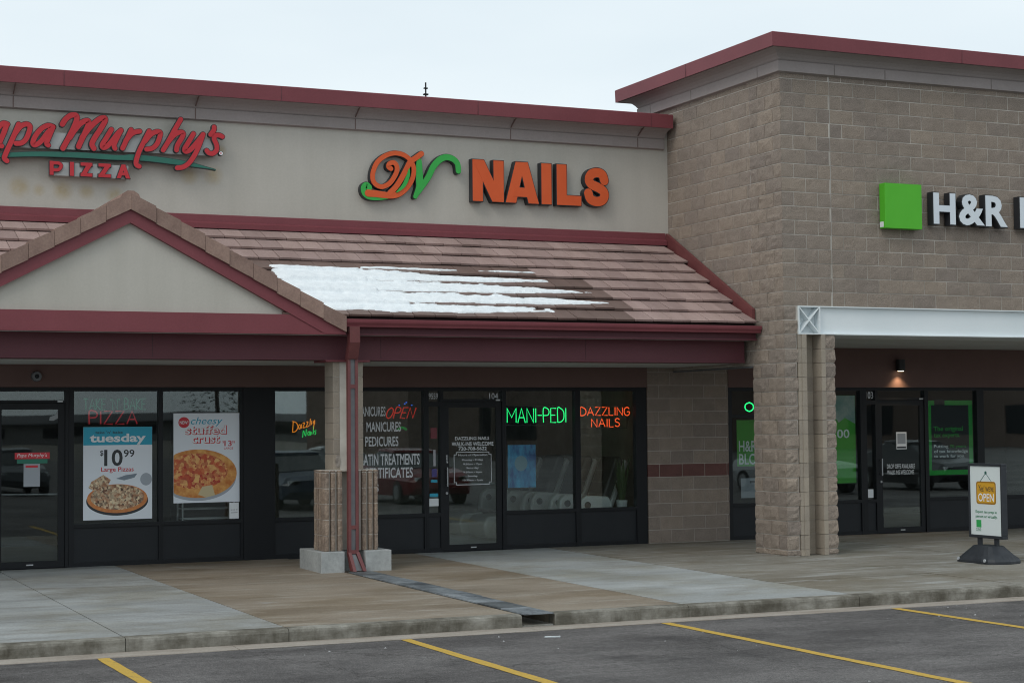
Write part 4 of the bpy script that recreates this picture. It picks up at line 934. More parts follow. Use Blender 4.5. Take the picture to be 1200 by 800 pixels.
def poster(name, label, x0, x1, z0, z1, m, y=24.022, cat='poster', th=.004):
    t = thing(name, label, cat); boxobj('sheet', m, t, x0, x1, y, y+th, z0, z1); return t
def printed(parent, items, y, name='lettering', mats=('white_print', 'red_print', 'teal_print', 'dark_print')):
    for it in items:
        q = MB(); put_text(q, it[0], *it[1:5], y, bold=it[6] if len(it) > 6 else .0, mi=0, shear=it[7] if len(it) > 7 else 0)
        q.build(name, mats[it[5]], parent, recalc=False)
def pizza_mat(name, sauce, cheese, dark, scale):
    m = mat(name, sauce, .5); v = tex(m, 'ShaderNodeTexVoronoi', scale); n, l, b = nodes(m)
    c = ramp(m, v.outputs['Color'], .2, dark, .75, cheese)
    a = tex(m, 'ShaderNodeTexNoise', scale*.5, detail=4)
    setcol(m, mul(m, c, sauce, ramp(m, a.outputs[0], .45, (0,0,0), .6, (.8,.8,.8)), 'MIX')); return m
PY = 23.9858
p1 = poster('tuesday_poster', 'window poster with teal header reading tuesday and a price over a pizza', 4.53, 5.463, .822, 2.076, mat('poster_pale', (.76, .81, .87), .5), y=23.986)
boxobj('header_band', 'teal_print', p1, 4.531, 5.462, PY-.0008, PY+.0005, 1.83, 2.0755)
printed(p1, [("tuesday", 4.615, 5.375, 1.835, 1.985, 0, .03), ("take 'n' bake", 4.69, 5.06, 1.985, 2.022, 3, .012), ('$', 4.755, 4.80, 1.68, 1.76, 3, .012), ('10', 4.81, 5.06, 1.545, 1.77, 3, .02), ('99', 5.075, 5.22, 1.665, 1.765, 3, .012), ('Large Pizzas', 4.77, 5.21, 1.452, 1.532, 1, .012)], PY-.002)
q = MB(); q.disc(4.99, 1.075, .42, .20, PY-.0008, PY+.0005); q.build('pan_print', 'dark_print', p1)
q = MB(); q.disc(5.38, 1.36, .08, .085, PY-.0004, PY+.0005); q.build('plate_print', mat('plate_grey', (.36, .40, .45), .5), p1)
q = MB(); q.disc(4.99, 1.105, .41, .195, PY-.0016, PY-.0009); q.build('crust_print', varied('crust_orange', (.55, .17, .05), (.68, .27, .08), 14, .5), p1)
q = MB(); q.disc(4.99, 1.125, .365, .17, PY-.0024, PY-.0017); q.prism([(4.60, 1.26), (4.64, 1.34), (4.80, 1.43), (4.90, 1.36), (4.84, 1.24), (4.66, 1.22)], PY-.0029, PY-.0025); q.build('topping_print', pizza_mat('pizza_toppings', (.45, .20, .10), (.80, .66, .44), (.10, .045, .03), 34), p1)
q = MB(); q.prism([(4.97, 1.375), (5.10, 1.42), (5.26, 1.44), (5.22, 1.385), (5.08, 1.35)], PY-.0016, PY-.0009); q.build('server_print', mat('server_grey', (.20, .25, .30), .5), p1)

p2 = poster('crust_poster', 'window poster reading cheesy stuffed crust over a large pizza', 5.759, 6.69, 1.02, 2.255, mat('poster_pale', (.76, .81, .87), .5), y=23.986)
q = MB(); q.disc(5.905, 2.128, .078, .075, PY-.0008, PY+.0005); q.build('red_badge', 'red_print', p2)
printed(p2, [('NEW!', 5.845, 5.965, 2.105, 2.15, 0, .012), ('cheesy', 6.0, 6.45, 2.07, 2.20, 2, .0, .3)], PY-.0025)
printed(p2, [('stuffed', 5.922, 6.512, 1.955, 2.087, 1, .05), ('crust', 6.018, 6.418, 1.832, 1.949, 1, .05), ('13', 6.475, 6.58, 1.795, 1.87, 1, .012), ('$', 6.445, 6.47, 1.835, 1.868, 1), ('99', 6.585, 6.625, 1.83, 1.868, 1), ('LARGE', 6.47, 6.60, 1.75, 1.78, 1)], PY-.0015)
printed(p2, [('stuffed', 5.92, 6.50, 1.965, 2.085, 0, .012), ('crust', 6.015, 6.405, 1.842, 1.945, 0, .012)], PY-.003)
def clipped_ellipse(cx, cz, rx, rz, x0, n=60):
    pts = [(cx+rx*math.cos(2*math.pi*i/n), cz+rz*math.sin(2*math.pi*i/n)) for i in range(n)]; return [(max(x, x0), z) for x, z in pts]
q = MB(); q.prism(clipped_ellipse(6.10, 1.36, .54, .315, 5.7605), PY-.0004, PY+.0005); q.build('plate_print', mat('plate_grey', (.36, .40, .45), .5), p2)
q = MB(); q.prism(clipped_ellipse(6.10, 1.42, .55, .335, 5.7605), PY-.0012, PY-.0006); q.build('crust_print', varied('stuffed_crust', (.55, .17, .03), (.78, .42, .12), 9, .5), p2)
q = MB(); q.prism(clipped_ellipse(6.08, 1.455, .44, .245, 5.7605), PY-.0020, PY-.0014); q.build('topping_print', pizza_mat('pepperoni_pizza', (.60, .09, .03), (.80, .46, .16), (.42, .03, .02), 24), p2)
q = MB(); q.prism([(6.10, 1.13), (6.16, 1.24), (6.30, 1.26), (6.34, 1.12), (6.22, 1.09)], PY-.0028, PY-.0022); q.build('cheese_print', mat('melted_cheese', (.60, .50, .30), .5), p2)
t = poster('small_notice', 'small white notice in the lower corner of a pizza shop window', 6.545, 6.68, .785, 1.01, 'white_print', cat='notice', y=23.986); printed(t, [('DRIVE', 6.565, 6.66, .92, .965, 3, .012), ('ORDER', 6.565, 6.66, .865, .89, 3, .012), ('HERE', 6.58, 6.645, .835, .855, 3, .012)] if False else [('\u2013 \u2013 \u2013', 6.565, 6.66, .905, .912, 3, .02), ('\u2013\u2013\u2013\u2013', 6.565, 6.66, .865, .872, 3, .02)], PY-.002)
PY = 24.0218
p3 = poster('blue_poster', 'blue water print poster with a pale disc in the salon window', 10.823, 11.285, 1.112, 1.752, None or (lambda m: (setcol(m, ramp(m, tex(m, 'ShaderNodeTexNoise', 5, stretch=(2.2, 1, .8), detail=5).outputs[0], .36, (.004, .10, .34), .66, (.07, .44, .74))), m)[1])(mat('blue_water_print', (.02, .15, .35), .5)))
q = MB(); q.disc(11.04, 1.475, .105, .115, PY-.0008, PY+.0005); q.build('pale_disc', mat('pale_blue_print', (.22, .36, .44), .5), p3)
# lettering on the glass belongs to its window or door
GY = 23.9915
printed(nw1, [('MANICURES', 8.44, 8.87, 2.195, 2.335, 0, .019), ('MANICURES', 8.575, 9.107, 1.97, 2.113, 0, .019), ('PEDICURES', 8.555, 9.066, 1.76, 1.903, 0, .019), ('GELATIN TREATMENTS', 8.36, 9.397, 1.487, 1.65, 0, .019), ('CERTIFICATES', 8.53, 9.289, 1.30, 1.452, 0, .019), ('GIFTS', 8.49, 8.757, 1.108, 1.215, 0, .019)], GY, mats=('vinyl',))
LY = 23.9755
printed(ndoor, [('DAZZLING NAILS', 9.953, 10.503, 1.835, 1.885, 0, .022), ('WALK-INS WELCOME', 9.897, 10.571, 1.748, 1.808, 0, .022), ('720-708-5622', 10.006, 10.46, 1.682, 1.735, 0, .022), ('Hours of Operation', 10.0, 10.47, 1.592, 1.632, 0, .02),
    ('Monday - Friday', 10.06, 10.40, 1.520, 1.556, 0, .02), ('9:30am - 7pm', 10.08, 10.38, 1.460, 1.494, 0, .02), ('Saturday', 10.13, 10.33, 1.402, 1.438, 0, .02), ('9:30am - 6pm', 10.08, 10.38, 1.342, 1.376, 0, .02), ('Sunday', 10.15, 10.31, 1.284, 1.318, 0, .02), ('10:30am - 5pm', 10.07, 10.39, 1.224, 1.258, 0, .02)], LY, mats=('vinyl',))
q = MB(); a, b, c, d = 9.93, 10.535, 1.172, 1.66
q.box(a+.04, b-.04, LY-.0005, LY+.0005, d-.009, d); q.box(a+.04, b-.04, LY-.0005, LY+.0005, c, c+.009); q.box(a, a+.009, LY-.0005, LY+.0005, c+.04, d-.04); q.box(b-.009, b, LY-.0005, LY+.0005, c+.04, d-.04)
for sx, xx in ((1, a), (-1, b)):
    for sz, zz in ((1, c), (-1, d)):
        q.box(min(xx, xx+sx*.045), max(xx, xx+sx*.045), LY-.001, LY-.0006, zz+sz*.04-.0045, zz+sz*.04+.0045); q.box(xx+sx*.04-.0045, xx+sx*.04+.0045, LY-.0015, LY-.0011, min(zz, zz+sz*.045), max(zz, zz+sz*.045))
q.build('lettering_frame', 'vinyl', ndoor)
q = MB(); put_text(q, 'CLOSED' if False else 'PULL', 9.80, 9.83, 1.50, 1.62, 23.958, bold=.02); q.build('door_sticker', 'vinyl', ndoor, recalc=False)
printed(sl, [('9559', 9.545, 9.69, 2.44, 2.53, 0, .014)], GY, 'number_plate', ('vinyl',)); printed(ndoor, [('104', 10.515, 10.66, 2.437, 2.53, 0, .014)], GY, 'number_plate', ('vinyl',))
for (z0, z1, m, i) in ((.875, .985, 'white_print', 0), (1.01, 1.06, 'teal_print', .01), (1.22, 1.26, 'teal_print', .03), (1.30, 1.42, mat('violet_print', (.06, .05, .22), .5), .045), (1.46, 1.70, mat('pale_sticker', (.38, .38, .40), .5), .07), (1.86, 2.02, mat('dull_red_print', (.18, .03, .04), .5), .03)):
    boxobj('sticker', m, sl, 9.54+i, 9.69-i*.6, GY-.001, GY+.001, z0, z1)
boxobj('decal', 'red_print', pdoor, 3.63, 4.085, LY-.001, LY+.0005, 1.66, 1.745); boxobj('decal', mat('green_print', (.02, .18, .12), .5), pdoor, 3.66, 4.055, LY-.001, LY+.0005, 1.60, 1.657)
printed(pdoor, [("Papa Murphy's", 3.66, 4.05, 1.672, 1.735, 0, .0, .2)], LY-.002)
boxobj('hours_sheet', mat('pale_notice', (.36, .39, .43), .5), pdoor, 3.745, 3.958, LY-.001, LY+.0005, 1.292, 1.595); boxobj('hours_header', 'red_print', pdoor, 3.77, 3.93, LY-.002, LY-.0012, 1.545, 1.575)
q = MB(); q.prism([(4.075, 2.17), (4.085, 2.215), (4.16, 2.245), (4.19, 2.29), (4.193, 2.20), (4.13, 2.165)], LY-.001, LY+.0005); q.build('torn_tape', mat('grey_tape', (.30, .32, .33), .7), pdoor)
# tax office glass
pg = poster('green_poster', 'green window poster with white lettering left of the rough block column', 14.826, 15.86, 1.36, 2.095, mat('poster_green', (.05, .38, .02), .5))
printed(pg, [('H&R', 14.862, 15.19, 1.59, 1.765, 0, .014), ('BLOCK', 14.862, 15.45, 1.385, 1.56, 0, .014)], PY-.002)
t = poster('white_notice', 'white paper notice under the green poster beside the column', 14.892, 15.50, .855, 1.17, mat('pale_notice', (.36, .39, .43), .5), cat='notice'); boxobj('heading', 'dark_print', t, 15.06, 15.35, PY-.001, PY, 1.09, 1.13)
pg2 = poster('tall_green_poster', 'tall green window poster just right of the rough block column', 15.98, 17.105, 1.05, 2.485, mat('poster_green', (.05, .38, .02), .5))
q = MB(); q.prism([(15.985, 2.2), (15.985, 2.482), (17.10, 2.482), (17.10, 2.02), (16.9, 2.12), (16.78, 2.04), (16.6, 2.25)], PY-.001, PY); q.build('photo_print', varied('photo_teal', (.16, .32, .28), (.45, .50, .46), 3, .5), pg2)
printed(pg2, [('00', 16.74, 16.985, 1.787, 1.93, 0, .014)], PY-.002)
pb = poster('dark_poster', 'dark window poster with a bright green border and tax slogan', 18.565, 19.51, 1.143, 2.398, mat('poster_green_dark', (.012, .40, .045), .5))
boxobj('dark_field', mat('poster_black', (.006, .010, .012), .5), pb, 18.645, 19.43, PY-.0008, PY+.0003, 1.225, 2.318)
boxobj('emblem', mat('poster_black', (.006, .010, .012), .5), pb, 18.715, 18.93, PY-.0016, PY-.001, 2.10, 2.42)
printed(pb, [('The original', 18.69, 19.30, 1.86, 1.96, 1, .008), ('tax experts.', 18.69, 19.24, 1.755, 1.84, 1, .008), ('Putting', 18.69, 18.99, 1.585, 1.655, 0, .008), ('70 years', 19.02, 19.36, 1.585, 1.65, 1, .008), ('of tax knowledge', 18.69, 19.40, 1.50, 1.57, 0, .008), ('to work for you.', 18.69, 19.33, 1.42, 1.487, 0, .008)], PY-.0025, mats=('white_print', mat('poster_green_dark', (.012, .40, .045), .5)))
boxobj('notice_sheet', 'white_print', rdoor, 17.888, 18.096, LY-.001, LY+.0005, 1.59, 1.875); boxobj('notice_text', mat('grey_text', (.30, .33, .36), .5), rdoor, 17.91, 18.075, LY-.002, LY-.0012, 1.68, 1.85)
boxobj('notice_footer', 'dark_print', rdoor, 17.90, 18.085, LY-.002, LY-.0012, 1.605, 1.635)
printed(rdoor, [('DROP OFFS AVAILABLE', 17.69, 18.255, 1.27, 1.345, 0, .012), ('WALK INS WELCOME', 17.69, 18.235, 1.17, 1.245, 0, .012)], LY, mats=('vinyl',))
printed(sl2, [('103', 17.30, 17.45, 2.43, 2.545, 0, .014)], GY, 'number_plate', ('vinyl',)); boxobj('sticker', 'white_print', sl2, 17.30, 17.42, GY-.001, GY+.001, .80, .94)

# ================================================================= THINGS INSIDE THE SHOPS
sr = thing('wire_shelf', 'white wire shelf seen through the window under the crust poster', 'shelf')
wm = mat('shelf_white', (.62, .66, .66), .5)
for z in (.62, .76, .90, 1.04): 
    q = MB()
    for k in range(4): q.box(6.02, 6.74, 24.5+k*.09, 24.512+k*.09, z, z+.02)
    q.box(6.02, 6.034, 24.5, 24.79, z+.002, z+.018); q.box(6.726, 6.74, 24.5, 24.79, z+.002, z+.018)
    q.build('shelf', wm, sr)
for x in (6.0, 6.741):
    for y in (24.49, 24.79): boxobj('post', wm, sr, x, x+.02, y, y+.02, .195, 1.08)
M['chair_white'] = varied('chair_shell', (.78, .80, .81), (.83, .85, .86), 2, .3); M['chair_pad'] = mat('chair_pad', (.05, .052, .055), .5)
def pedi_chair(y, label):
    t = thing('pedicure_chair', label, 'salon chair', group='pedicure chairs in the salon')
    q = MB(); P = [(11.55, .20), (11.50, .42), (11.58, .56), (11.95, .58), (12.02, .36), (12.75, .36), (12.80, .20)]; q.prism(P, y-.36, y+.36); q.build('foot_basin', 'chair_white', t, bevel=.04)
    q = MB(); q.prism([(12.05, .42), (12.60, .40), (12.66, .56), (12.08, .60)], y-.26, y+.26); q.build('seat', 'chair_pad', t, bevel=.03)
    q = MB(); q.prism([(12.52, .52), (12.66, .48), (13.06, 1.46), (13.0, 1.55), (12.90, 1.52)], y-.27, y+.27); q.build('backrest', 'chair_pad', t, bevel=.04)
    q = MB(); q.prism([(12.64, .46), (12.72, .45), (13.12, 1.44), (13.06, 1.50)], y-.31, y+.31); q.build('back_shell', 'chair_white', t, bevel=.02)
    for s in (-1, 1):
        q = MB(); q.prism([(12.16, .58), (12.2, .86), (12.30, .95), (12.70, .93), (12.78, .82), (12.74, .55), (12.55, .48)], y+s*.36-.07, y+s*.36+.07); q.build('armrest', 'chair_white', t, bevel=.04)
        q = MB(); q.disc(12.33, .80, .055, .055, y+s*.36-.075, y+s*.36+.075, 16); q.build('cup_holder', 'chair_pad', t)
    return t
for y, l in ((24.80, 'white pedicure chair nearest the salon window glass'), (25.85, 'white pedicure chair second from the salon window glass'), (26.9, 'white pedicure chair third from the salon window glass'), (27.95, 'white pedicure chair farthest from the salon window glass')): pedi_chair(y, l)
st = thing('plant_stand', 'dark stand under the snake plant inside the salon window', 'stand')
boxobj('stand_top', 'chair_pad', st, 12.74, 13.02, 24.14, 24.42, .70, .735)
for x in (12.75, 12.985):
    for y in (24.15, 24.385): boxobj('leg', 'chair_pad', st, x, x+.025, y, y+.025, .195, .70)
pl = thing('potted_plant', 'tall snake plant in a white pot by the salon window', 'plant')
q = MB(); q.cyl((12.88, 24.28, .736), (12.88, 24.28, .87), .075, .09, 20); q.build('pot', 'chair_white', pl)
q = MB(); rr = random.Random(3)
for i in range(15):
    a = rr.uniform(0, 6.28); h = rr.uniform(.35, .72); lean = rr.uniform(.02, .17); w_ = rr.uniform(.022, .036); bx, by = 12.88+.04*math.cos(a), 24.28+.04*math.sin(a); px, py = -math.sin(a), math.cos(a); rows = []
    for k in range(8):
        s = k/7; d = lean*s*s; ww = w_*(1-s**3)*(.6+.7*s if s < .5 else 1); z = .85+h*s
        c = (bx+d*math.cos(a)+.012*math.sin(5*s+a), by+d*math.sin(a)*.7); rows.append((q.bm.verts.new((c[0]+px*ww, c[1]+py*ww, z)), q.bm.verts.new((c[0]+.008*math.cos(a), c[1]+.008*math.sin(a), z)), q.bm.verts.new((c[0]-px*ww, c[1]-py*ww, z))))
    for r0, r1 in zip(rows, rows[1:]):
        for j in (0, 1): q.face([r0[j], r0[j+1], r1[j+1], r1[j]])
q.build('leaves', varied('snake_plant_leaf', (.03, .07, .02), (.09, .13, .04), 14, .4, stretch=(1, 1, 3)), pl, recalc=False)

# ================================================================= THINGS OUTSIDE
lp = thing('wall_lamp', 'black cylinder wall lamp glowing warm above the tax office door', 'wall lamp')
q = MB(); q.cyl((17.89, 23.82, 2.885), (17.89, 23.82, 3.075), .075, n=24); q.build('lamp_housing', mat('lamp_black', (.012, .012, .013), .5), lp)
boxobj('mount', mat('lamp_black', (.012, .012, .013), .5), lp, 17.86, 17.92, 23.88, 23.914, 2.92, 3.04)
q = MB(); q.cyl((17.89, 23.82, 2.878), (17.89, 23.82, 2.884), .05, n=20); q.build('lens', glow('lamp_glow', (1.0, .78, .5), 6.0), lp)
ld = bpy.data.lights.new('lamp_light', 'SPOT'); ld.energy = 24; ld.color = (1.0, .68, .38); ld.spot_size = R(110); ld.spot_blend = .9; ld.shadow_soft_size = .04
lo_ = bpy.data.objects.new('lamp_light', ld); C.objects.link(lo_); lo_.location = scale_about_cam((17.89, 23.82, 2.87)); lo_.parent = lp
fx = thing('alarm_bell', 'small round grey fixture on the brown wall above the pizza door', 'wall fixture')
q = MB(); q.cyl((3.895, 23.914, 2.755), (3.895, 23.85, 2.755), .07, .062, 20); q.build('bell_body', 'galv', fx)
q = MB(); q.cyl((3.895, 23.85, 2.755), (3.895, 23.84, 2.755), .03, .02, 12); q.build('bell_cap', 'kick', fx)
FRONT = False
an = thing('roof_antenna', 'thin metal antenna standing on the roof behind the parapet', 'antenna')
q = MB(); q.cyl((10.13, 25.5, 5.9), (10.13, 25.5, 7.44), .013, n=8); q.build('mast', 'kick', an)
q = MB(); q.box(10.095, 10.165, 25.47, 25.53, 7.24, 7.262); q.build('crossbar', 'kick', an)
q = MB(); q.box(10.10, 10.16, 25.48, 25.52, 7.34, 7.358); q.build('crossbar', 'kick', an)
boxobj('roof_slab', 'tarred', shop, XL, 13.74, 24.581, 34, 5.7, 5.9)

ss = thing('sidewalk_sign', 'upright white sidewalk sign with an orange OPEN board on a black rubber base', 'sidewalk sign', (15.62, 18.955, 0), R(-90))
gz = zw(19.0)
def local(parent, o): o.parent = parent; return o
q = MB(); q.box(-.345, .345, -.045, .045, .475, .515); q.box(-.345, .345, -.045, .045, 1.44, 1.475); q.box(-.345, -.312, -.045, .045, .515, 1.44); q.box(.312, .345, -.045, .045, .515, 1.44); q.build('sign_frame', 'rubber', ss, bevel=.006)
boxobj('sign_panel', mat('sign_white', (.66, .72, .72), .45), ss, -.313, .313, -.030, .030, .514, 1.441)
q = MB()
NR_, rings = 28, [(1.0, 0), (1.0, .03), (.95, .06), (.78, .115), (.58, .185), (.50, .215), (.46, .225)]
prev = None
for s, h in rings:
    ring = []
    for i in range(NR_):
        a = 2*math.pi*i/NR_; sup = 1/max(abs(math.cos(a))**4+abs(math.sin(a))**4, 1e-6)**.25; wav = 1+.045*math.cos(6*a)*(1 if h < .1 else 0)
        ring.append(q.bm.verts.new((.42*s*sup*math.cos(a)*wav, .29*s*sup*math.sin(a)*wav, gz+h)))
    if prev: 
        for i in range(NR_): q.face([prev[i], prev[(i+1) % NR_], ring[(i+1) % NR_], ring[i]])
    prev = ring
q.face(prev); q.build('sign_base', 'rubber', ss, smooth_sh=False, bevel=0)
for x in (-.17, .17):
    q = MB(); q.box(x-.03, x+.03, -.02, .02, gz+.215, .478); q.build('post', 'rubber', ss)
for x in (-.27, .27):
    q = MB(); q.cyl((x, -.285, gz+.045), (x, -.30, gz+.045), .022, n=12); q.build('base_bolt', mat('bolt_grey', (.4, .42, .44), .5), ss)
sy = -.0315
def rrect(x0, x1, z0, z1, r):
    o = []
    for cx, cz, a0 in ((x1-r, z0+r, -90), (x1-r, z1-r, 0), (x0+r, z1-r, 90), (x0+r, z0+r, 180)):
        for k in range(6): o.append((cx+r*math.cos(R(a0+18*k)), cz+r*math.sin(R(a0+18*k))))
    return o
q = MB(); q.mi = 0; q.prism(rrect(-.19, .21, .93, 1.235, .04), sy-.0005, sy+.001); q.mi = 1; q.prism(rrect(-.17, .19, .95, 1.215, .03), sy-.0012, sy-.0007)
q.build('open_board_print', [mat('board_brown', (.34, .17, .02), .5), mat('board_orange', (.62, .33, .025), .5)], ss)
q = MB(); q.prism([(-.11, 1.235), (-.10, 1.235), (.012, 1.345), (.006, 1.35)], sy-.0005, sy+.001); q.prism([(.13, 1.235), (.12, 1.235), (.006, 1.345), (.012, 1.35)], sy-.0010, sy-.0006); q.disc(.009, 1.352, .022, .022, sy-.0016, sy-.0011, 14); q.build('cord_print', mat('cord_green', (.03, .12, .10), .5), ss)
printed(ss, [('OPEN', -.15, .17, .965, 1.075, 0, .012), ("WE'RE", .0, .17, 1.10, 1.165, 3, .012), ('Yes!', -.14, -.02, 1.10, 1.185, 3, .006, .25)], sy-.002)
printed(ss, [('Expert tax prep in', -.21, .22, .80, .845, 0, .01), ('person or virtually.', -.21, .23, .735, .785, 0, .01)], sy-.002, mats=(mat('sign_green_text', (.03, .22, .10), .5),))
q = MB(); q.prism([(-.20, .615), (-.10, .615), (-.10, .715), (-.20, .715)], sy-.0005, sy+.001); q.build('green_square_print', mat('sign_green_square', (.03, .36, .09), .5), ss)
printed(ss, [('H&R', -.20, -.10, .588, .606, 0), ('BLOCK', -.20, -.10, .566, .583, 0)], sy-.002, mats=(mat('sign_green_text', (.03, .22, .10), .5),))

# snow lying on the canopy roof tiles
def snow_depth(x, v):
    r = int(v/EX); f = v/EX-r
    n1 = noise.noise((x*1.1, v*2.2, 3)); n2 = noise.noise((x*4.5, v*7, 8)); n3 = noise.noise((x*14, v*16, 1)); n4 = noise.noise((x*2.4, v*6.5, 21))
    k = min(1, max(0, (x-8.1-.15*n1)/3.2))
    if r > 4: return -1
    right = (10.5, 11.62, 11.42, 10.98, 0)[r]
    taper = min(1, max(0, (right-x)/.9))
    gap = -.3 if k <= 0 else .09+.15*k
    d = (f-gap-.07*n2-.22*(1-taper))*EX                                            # bare line just above each butt
    if k > 0: d = min(d, (1.02-.14*k-.34*(1-taper)+.06*n2-f)*EX)
    d = min(d, (right-x)*.16+.04*n2) if r < 4 else d
    if r == 0:                                                       # ragged lower edge over the last course
        lo_ = .30+.18*n1+.14*n2+(.10 if x < 7.9 else 0)+.20*min(1, max(0, (x-9.2)/1.2)); d = min((f-lo_)*EX, (1.0-.10*k-f)*EX if k > .1 else 9, (right-x)*.12+.05*n2)
    if r == 3 and x > 8.6: d = min(d, (.98-.38*min(1, (x-8.6)/2.2)+.10*n1-f)*EX)
    if r == 4:
        if x < 8.15: d = (.20+.10*n1+.06*n2-.25*max(0, x-7.7)-f)*EX
        elif x < 9.6: d = (.085-abs(f-.28-.05*n1))*EX-max(0, x-9.3)*.06+.008*n2
        else: d = (.07-abs(f-.30))*EX-abs(x-10.4)*.045
    d = min(d, (x-6.84)*.5)-.045*max(0, n4-.2)*k+.005*n3+.006*n2
    return d
q = MB(); nx, nv = 330, 120; X0s, X1s, V1 = 6.0, 11.75, EX*5
grid = {}
for i in range(nx+1):
    for j in range(nv+1):
        x = X0s+(X1s-X0s)*i/nx; v = V1*j/nv; d = snow_depth(x, v); grid[i, j] = (x, v, d)
vt = {}
def sv(i, j):
    if (i, j) not in vt:
        x, v, d = grid[i, j]; f = v/EX-int(v/EX); base = .066-.052*f+(.058*max(0, f-.84)/.16)
        h = .036*min(1, max(d, 0)/.09)**.7+.012*noise.noise((x*6, v*9, 4))+.006*noise.noise((x*17, v*21, 2)) if d > 0 else -.012
        vt[i, j] = q.bm.verts.new(roofpt(x, v, base+max(h, -.012)))
    return vt[i, j]
for i in range(nx):
    for j in range(nv):
        ds_ = [grid[a][2] for a in ((i, j), (i+1, j), (i+1, j+1), (i, j+1))]; x, v, _ = grid[i, j]
        if max(ds_) <= 0 or gable_z(x) > roofpt(x, v, 0)[2]+.10: continue
        q.face([sv(i, j), sv(i+1, j), sv(i+1, j+1), sv(i, j+1)])
tag(q.build('roof_snow', 'snow', recalc=False, smooth_sh=True), 'melting patch of white snow lying on the canopy roof tiles', 'snow', kind='stuff')

# ================================================================= ACROSS THE LOT (seen only as reflections in the glass)
def car(name, label, x, y, rz, col, src=None):
    t = thing(name, label, 'car', (x, y, 0), rz, 'cars parked across the lot')
    paint = mat('car_paint_'+label.split()[0], col, .25); gl = mat('car_glass', (.015, .018, .02), .08); tr = mat('tyre', (.02, .02, .02), .8); al = mat('alloy', (.4, .41, .42), .35, .8)
    def loft(sections, m, nm):
        q = MB(); rows = []
        for X, pts in sections: rows.append([q.bm.verts.new((s*w_, X, z)) for s, seq in ((-1, pts), (1, pts[::-1])) for w_, z in seq])
        for a, b in zip(rows, rows[1:]):
            for k in range(len(a)): q.face([a[k], a[(k+1) % len(a)], b[(k+1) % len(a)], b[k]])
        q.face(rows[0]); q.face(rows[-1][::-1]); return q.build(nm, m, t, smooth_sh=False, bevel=0)
    loft([(-2.3, [(.70, .45), (.75, .60), (.62, .72)]), (-2.1, [(.84, .28), (.88, .62), (.74, .82)]), (-1.2, [(.88, .22), (.92, .66), (.80, .92)]), (.9, [(.88, .22), (.92, .66), (.80, .95)]), (1.9, [(.86, .25), (.90, .62), (.76, .98)]), (2.25, [(.76, .40), (.82, .62), (.70, .92)])], paint, 'body')
    loft([(-1.15, [(.78, .90), (.74, .93), (.70, .94)]), (-.35, [(.79, .92), (.66, 1.30), (.58, 1.38)]), (.75, [(.79, .94), (.66, 1.34), (.58, 1.41)]), (1.65, [(.76, .96), (.70, 1.0), (.64, 1.01)])], gl, 'window')
    loft([(-.42, [(.64, 1.33), (.62, 1.385), (.52, 1.405)]), (.2, [(.66, 1.36), (.63, 1.435), (.52, 1.455)]), (.82, [(.64, 1.36), (.62, 1.415), (.52, 1.435)])], paint, 'roof')
    for sx in (-1, 1):
        for yy in (-1.42, 1.38):
            q = MB(); q.cyl((sx*.70, yy, .32), (sx*.93, yy, .32), .32, n=20); wh = q.build('wheel', tr, t)
            q = MB(); q.cyl((sx*.92, yy, .32), (sx*.94, yy, .32), .2, n=14); q.build('rim', al, wh)
        q = MB(); q.box(min(sx*.45, sx*.74), max(sx*.45, sx*.74), -2.30, -2.0, .62, .73); q.build('headlight', mat('lamp_glass', (.6, .62, .64), .1), t)
        q = MB(); q.box(min(sx*.45, sx*.74), max(sx*.45, sx*.74), 2.05, 2.27, .70, .84); q.build('tail_light', mat('tail_red', (.3, .02, .02), .2), t)
    return t
car('parked_car', 'dark blue sedan reflected in the glass left of the brick column', 13.5, 4.9, R(180), (.025, .04, .07))
car('parked_car', 'red sedan reflected in the lettered salon window', 17.0, 4.4, R(180), (.16, .015, .02))
car('parked_car', 'white sedan reflected in the glass behind the script neon', 17.4, -3.4, 0, (.6, .62, .63))
car('parked_car', 'silver sedan reflected in the green poster windows', 29.0, 4.7, R(180), (.38, .40, .42))
car('parked_car', 'black sedan reflected in the tax office glass', 33.5, 4.6, R(180), (.02, .02, .022))
car('parked_car', 'grey sedan reflected in the pizza window glass', 8.6, -9.5, R(178), (.12, .13, .14))
fb = thing('low_building', 'long low grey building across the lot reflected in the shop glass', 'building')
boxobj('wall', varied('far_wall', (.17, .165, .16), (.21, .205, .2), .3, .9), fb, 15, 110, -214, -191, -.05, 3.1)
q = MB(); q.prism_x([(-190, 2.95), (-202, 4.15), (-215, 2.95), (-215, 2.8), (-190, 2.8)], 14, 111); q.build('roof', varied('far_shingle', (.075, .075, .08), (.095, .095, .10), .6, .9), fb)
for i in range(9): boxobj('window', 'frame', fb, 20+i*10, 25+i*10, -191.02, -190.95, .9, 2.3)
fb3 = thing('brick_building', 'tall brown building across the lot reflected in the tax office glass', 'building')
boxobj('wall', varied('far_brick', (.12, .085, .07), (.16, .115, .095), .25, .9), fb3, 41, 135, -80, -58, -.05, 9.0); boxobj('coping', 'cornice', fb3, 40.8, 135.2, -80.2, -57.8, 9.0, 9.5)
for i in range(12):
    for z in (1.0, 5.2): boxobj('window', 'frame', fb3, 46+i*7.3, 50+i*7.3, -58.02, -57.95, z, z+2.2)
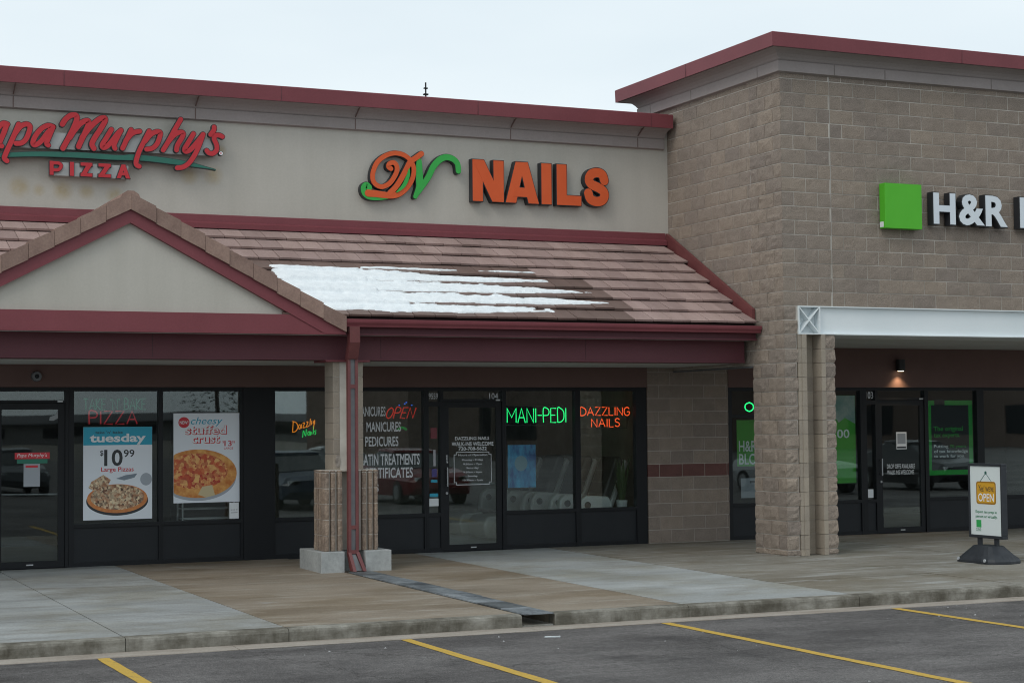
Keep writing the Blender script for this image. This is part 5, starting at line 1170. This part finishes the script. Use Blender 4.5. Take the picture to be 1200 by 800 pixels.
def tree(label, x, y, h, seed, conifer):
    t = thing('pine_tree' if conifer else 'bare_tree', label, 'tree', group='trees across the lot'); r_ = random.Random(seed)
    q = MB(); q.cyl((x, y, -.05), (x, y, h*.95), .16, .03, 8); 
    br = []
    if not conifer:
        for i in range(60):
            z = h*r_.uniform(.28, .92); a = r_.uniform(0, 6.28); L_ = h*.34*(1.15-z/h)*r_.uniform(.6, 1.1); e = (x+L_*math.cos(a), y+L_*math.sin(a), z+L_*r_.uniform(.3, .9)); q.cyl((x, y, z), e, .035, .008, 5); br.append(((x, y, z), e))
            for k in range(4):
                s = r_.uniform(.35, .95); b0 = [p+(c-p)*s for p, c in zip((x, y, z), e)]; a2 = a+r_.uniform(-1.2, 1.2); l2 = L_*.4; q.cyl(b0, (b0[0]+l2*math.cos(a2), b0[1]+l2*math.sin(a2), b0[2]+l2*.7), .014, .005, 4)
    q.build('trunk', varied('bark', (.07, .055, .045), (.11, .09, .075), 5, .9), t)
    if conifer:
        q = MB()
        for i in range(1500):
            z = h*r_.uniform(.1, 1.0); a = r_.uniform(0, 6.28); rad = h*.24*(1.03-z/h)*r_.uniform(.35, 1.05); c = Vector((x+rad*math.cos(a), y+rad*math.sin(a), z-.15*rad)); s = r_.uniform(.10, .24)
            d = Vector((math.cos(a), math.sin(a), r_.uniform(-.5, .2))); n_ = Vector((-math.sin(a), math.cos(a), r_.uniform(-.4, .4))); q.face([c-n_*s*.5, c+d*s*1.4, c+n_*s*.5])
        q.build('crown', varied('needles', (.025, .045, .022), (.05, .075, .035), .8, .8), t, recalc=False)
tree('dark pine tree reflected in the glass left of the brick column', 31.6, -44, 7.0, 1, True)
tree('broad dark pine tree reflected in the pizza window glass', 23.6, -40, 11.0, 2, True)
tree('bushy pine tree reflected in the tax office glass', 52, -46, 8.0, 3, True)
tree('tall bare tree reflected in the salon window glass', 40, -42, 9.0, 4, False)

# things built about the world origin: move each thing's own origin to its base
bpy.context.view_layer.update()
for t in [o for o in C.objects if o.type == 'EMPTY' and o.parent is None and o.location.length < 1e-6]:
    P = []
    def walk(o):
        for c in o.children:
            if c.type == 'MESH' and len(c.data.vertices): P.extend((c.matrix_world @ Vector(b)) for b in c.bound_box)
            walk(c)
    walk(t)
    if not P: continue
    lo = [min(p[i] for p in P) for i in range(3)]; hi = [max(p[i] for p in P) for i in range(3)]
    base = Vector(((lo[0]+hi[0])/2, (lo[1]+hi[1])/2, lo[2])); t.location = base
    for c in t.children: c.location = c.location-base
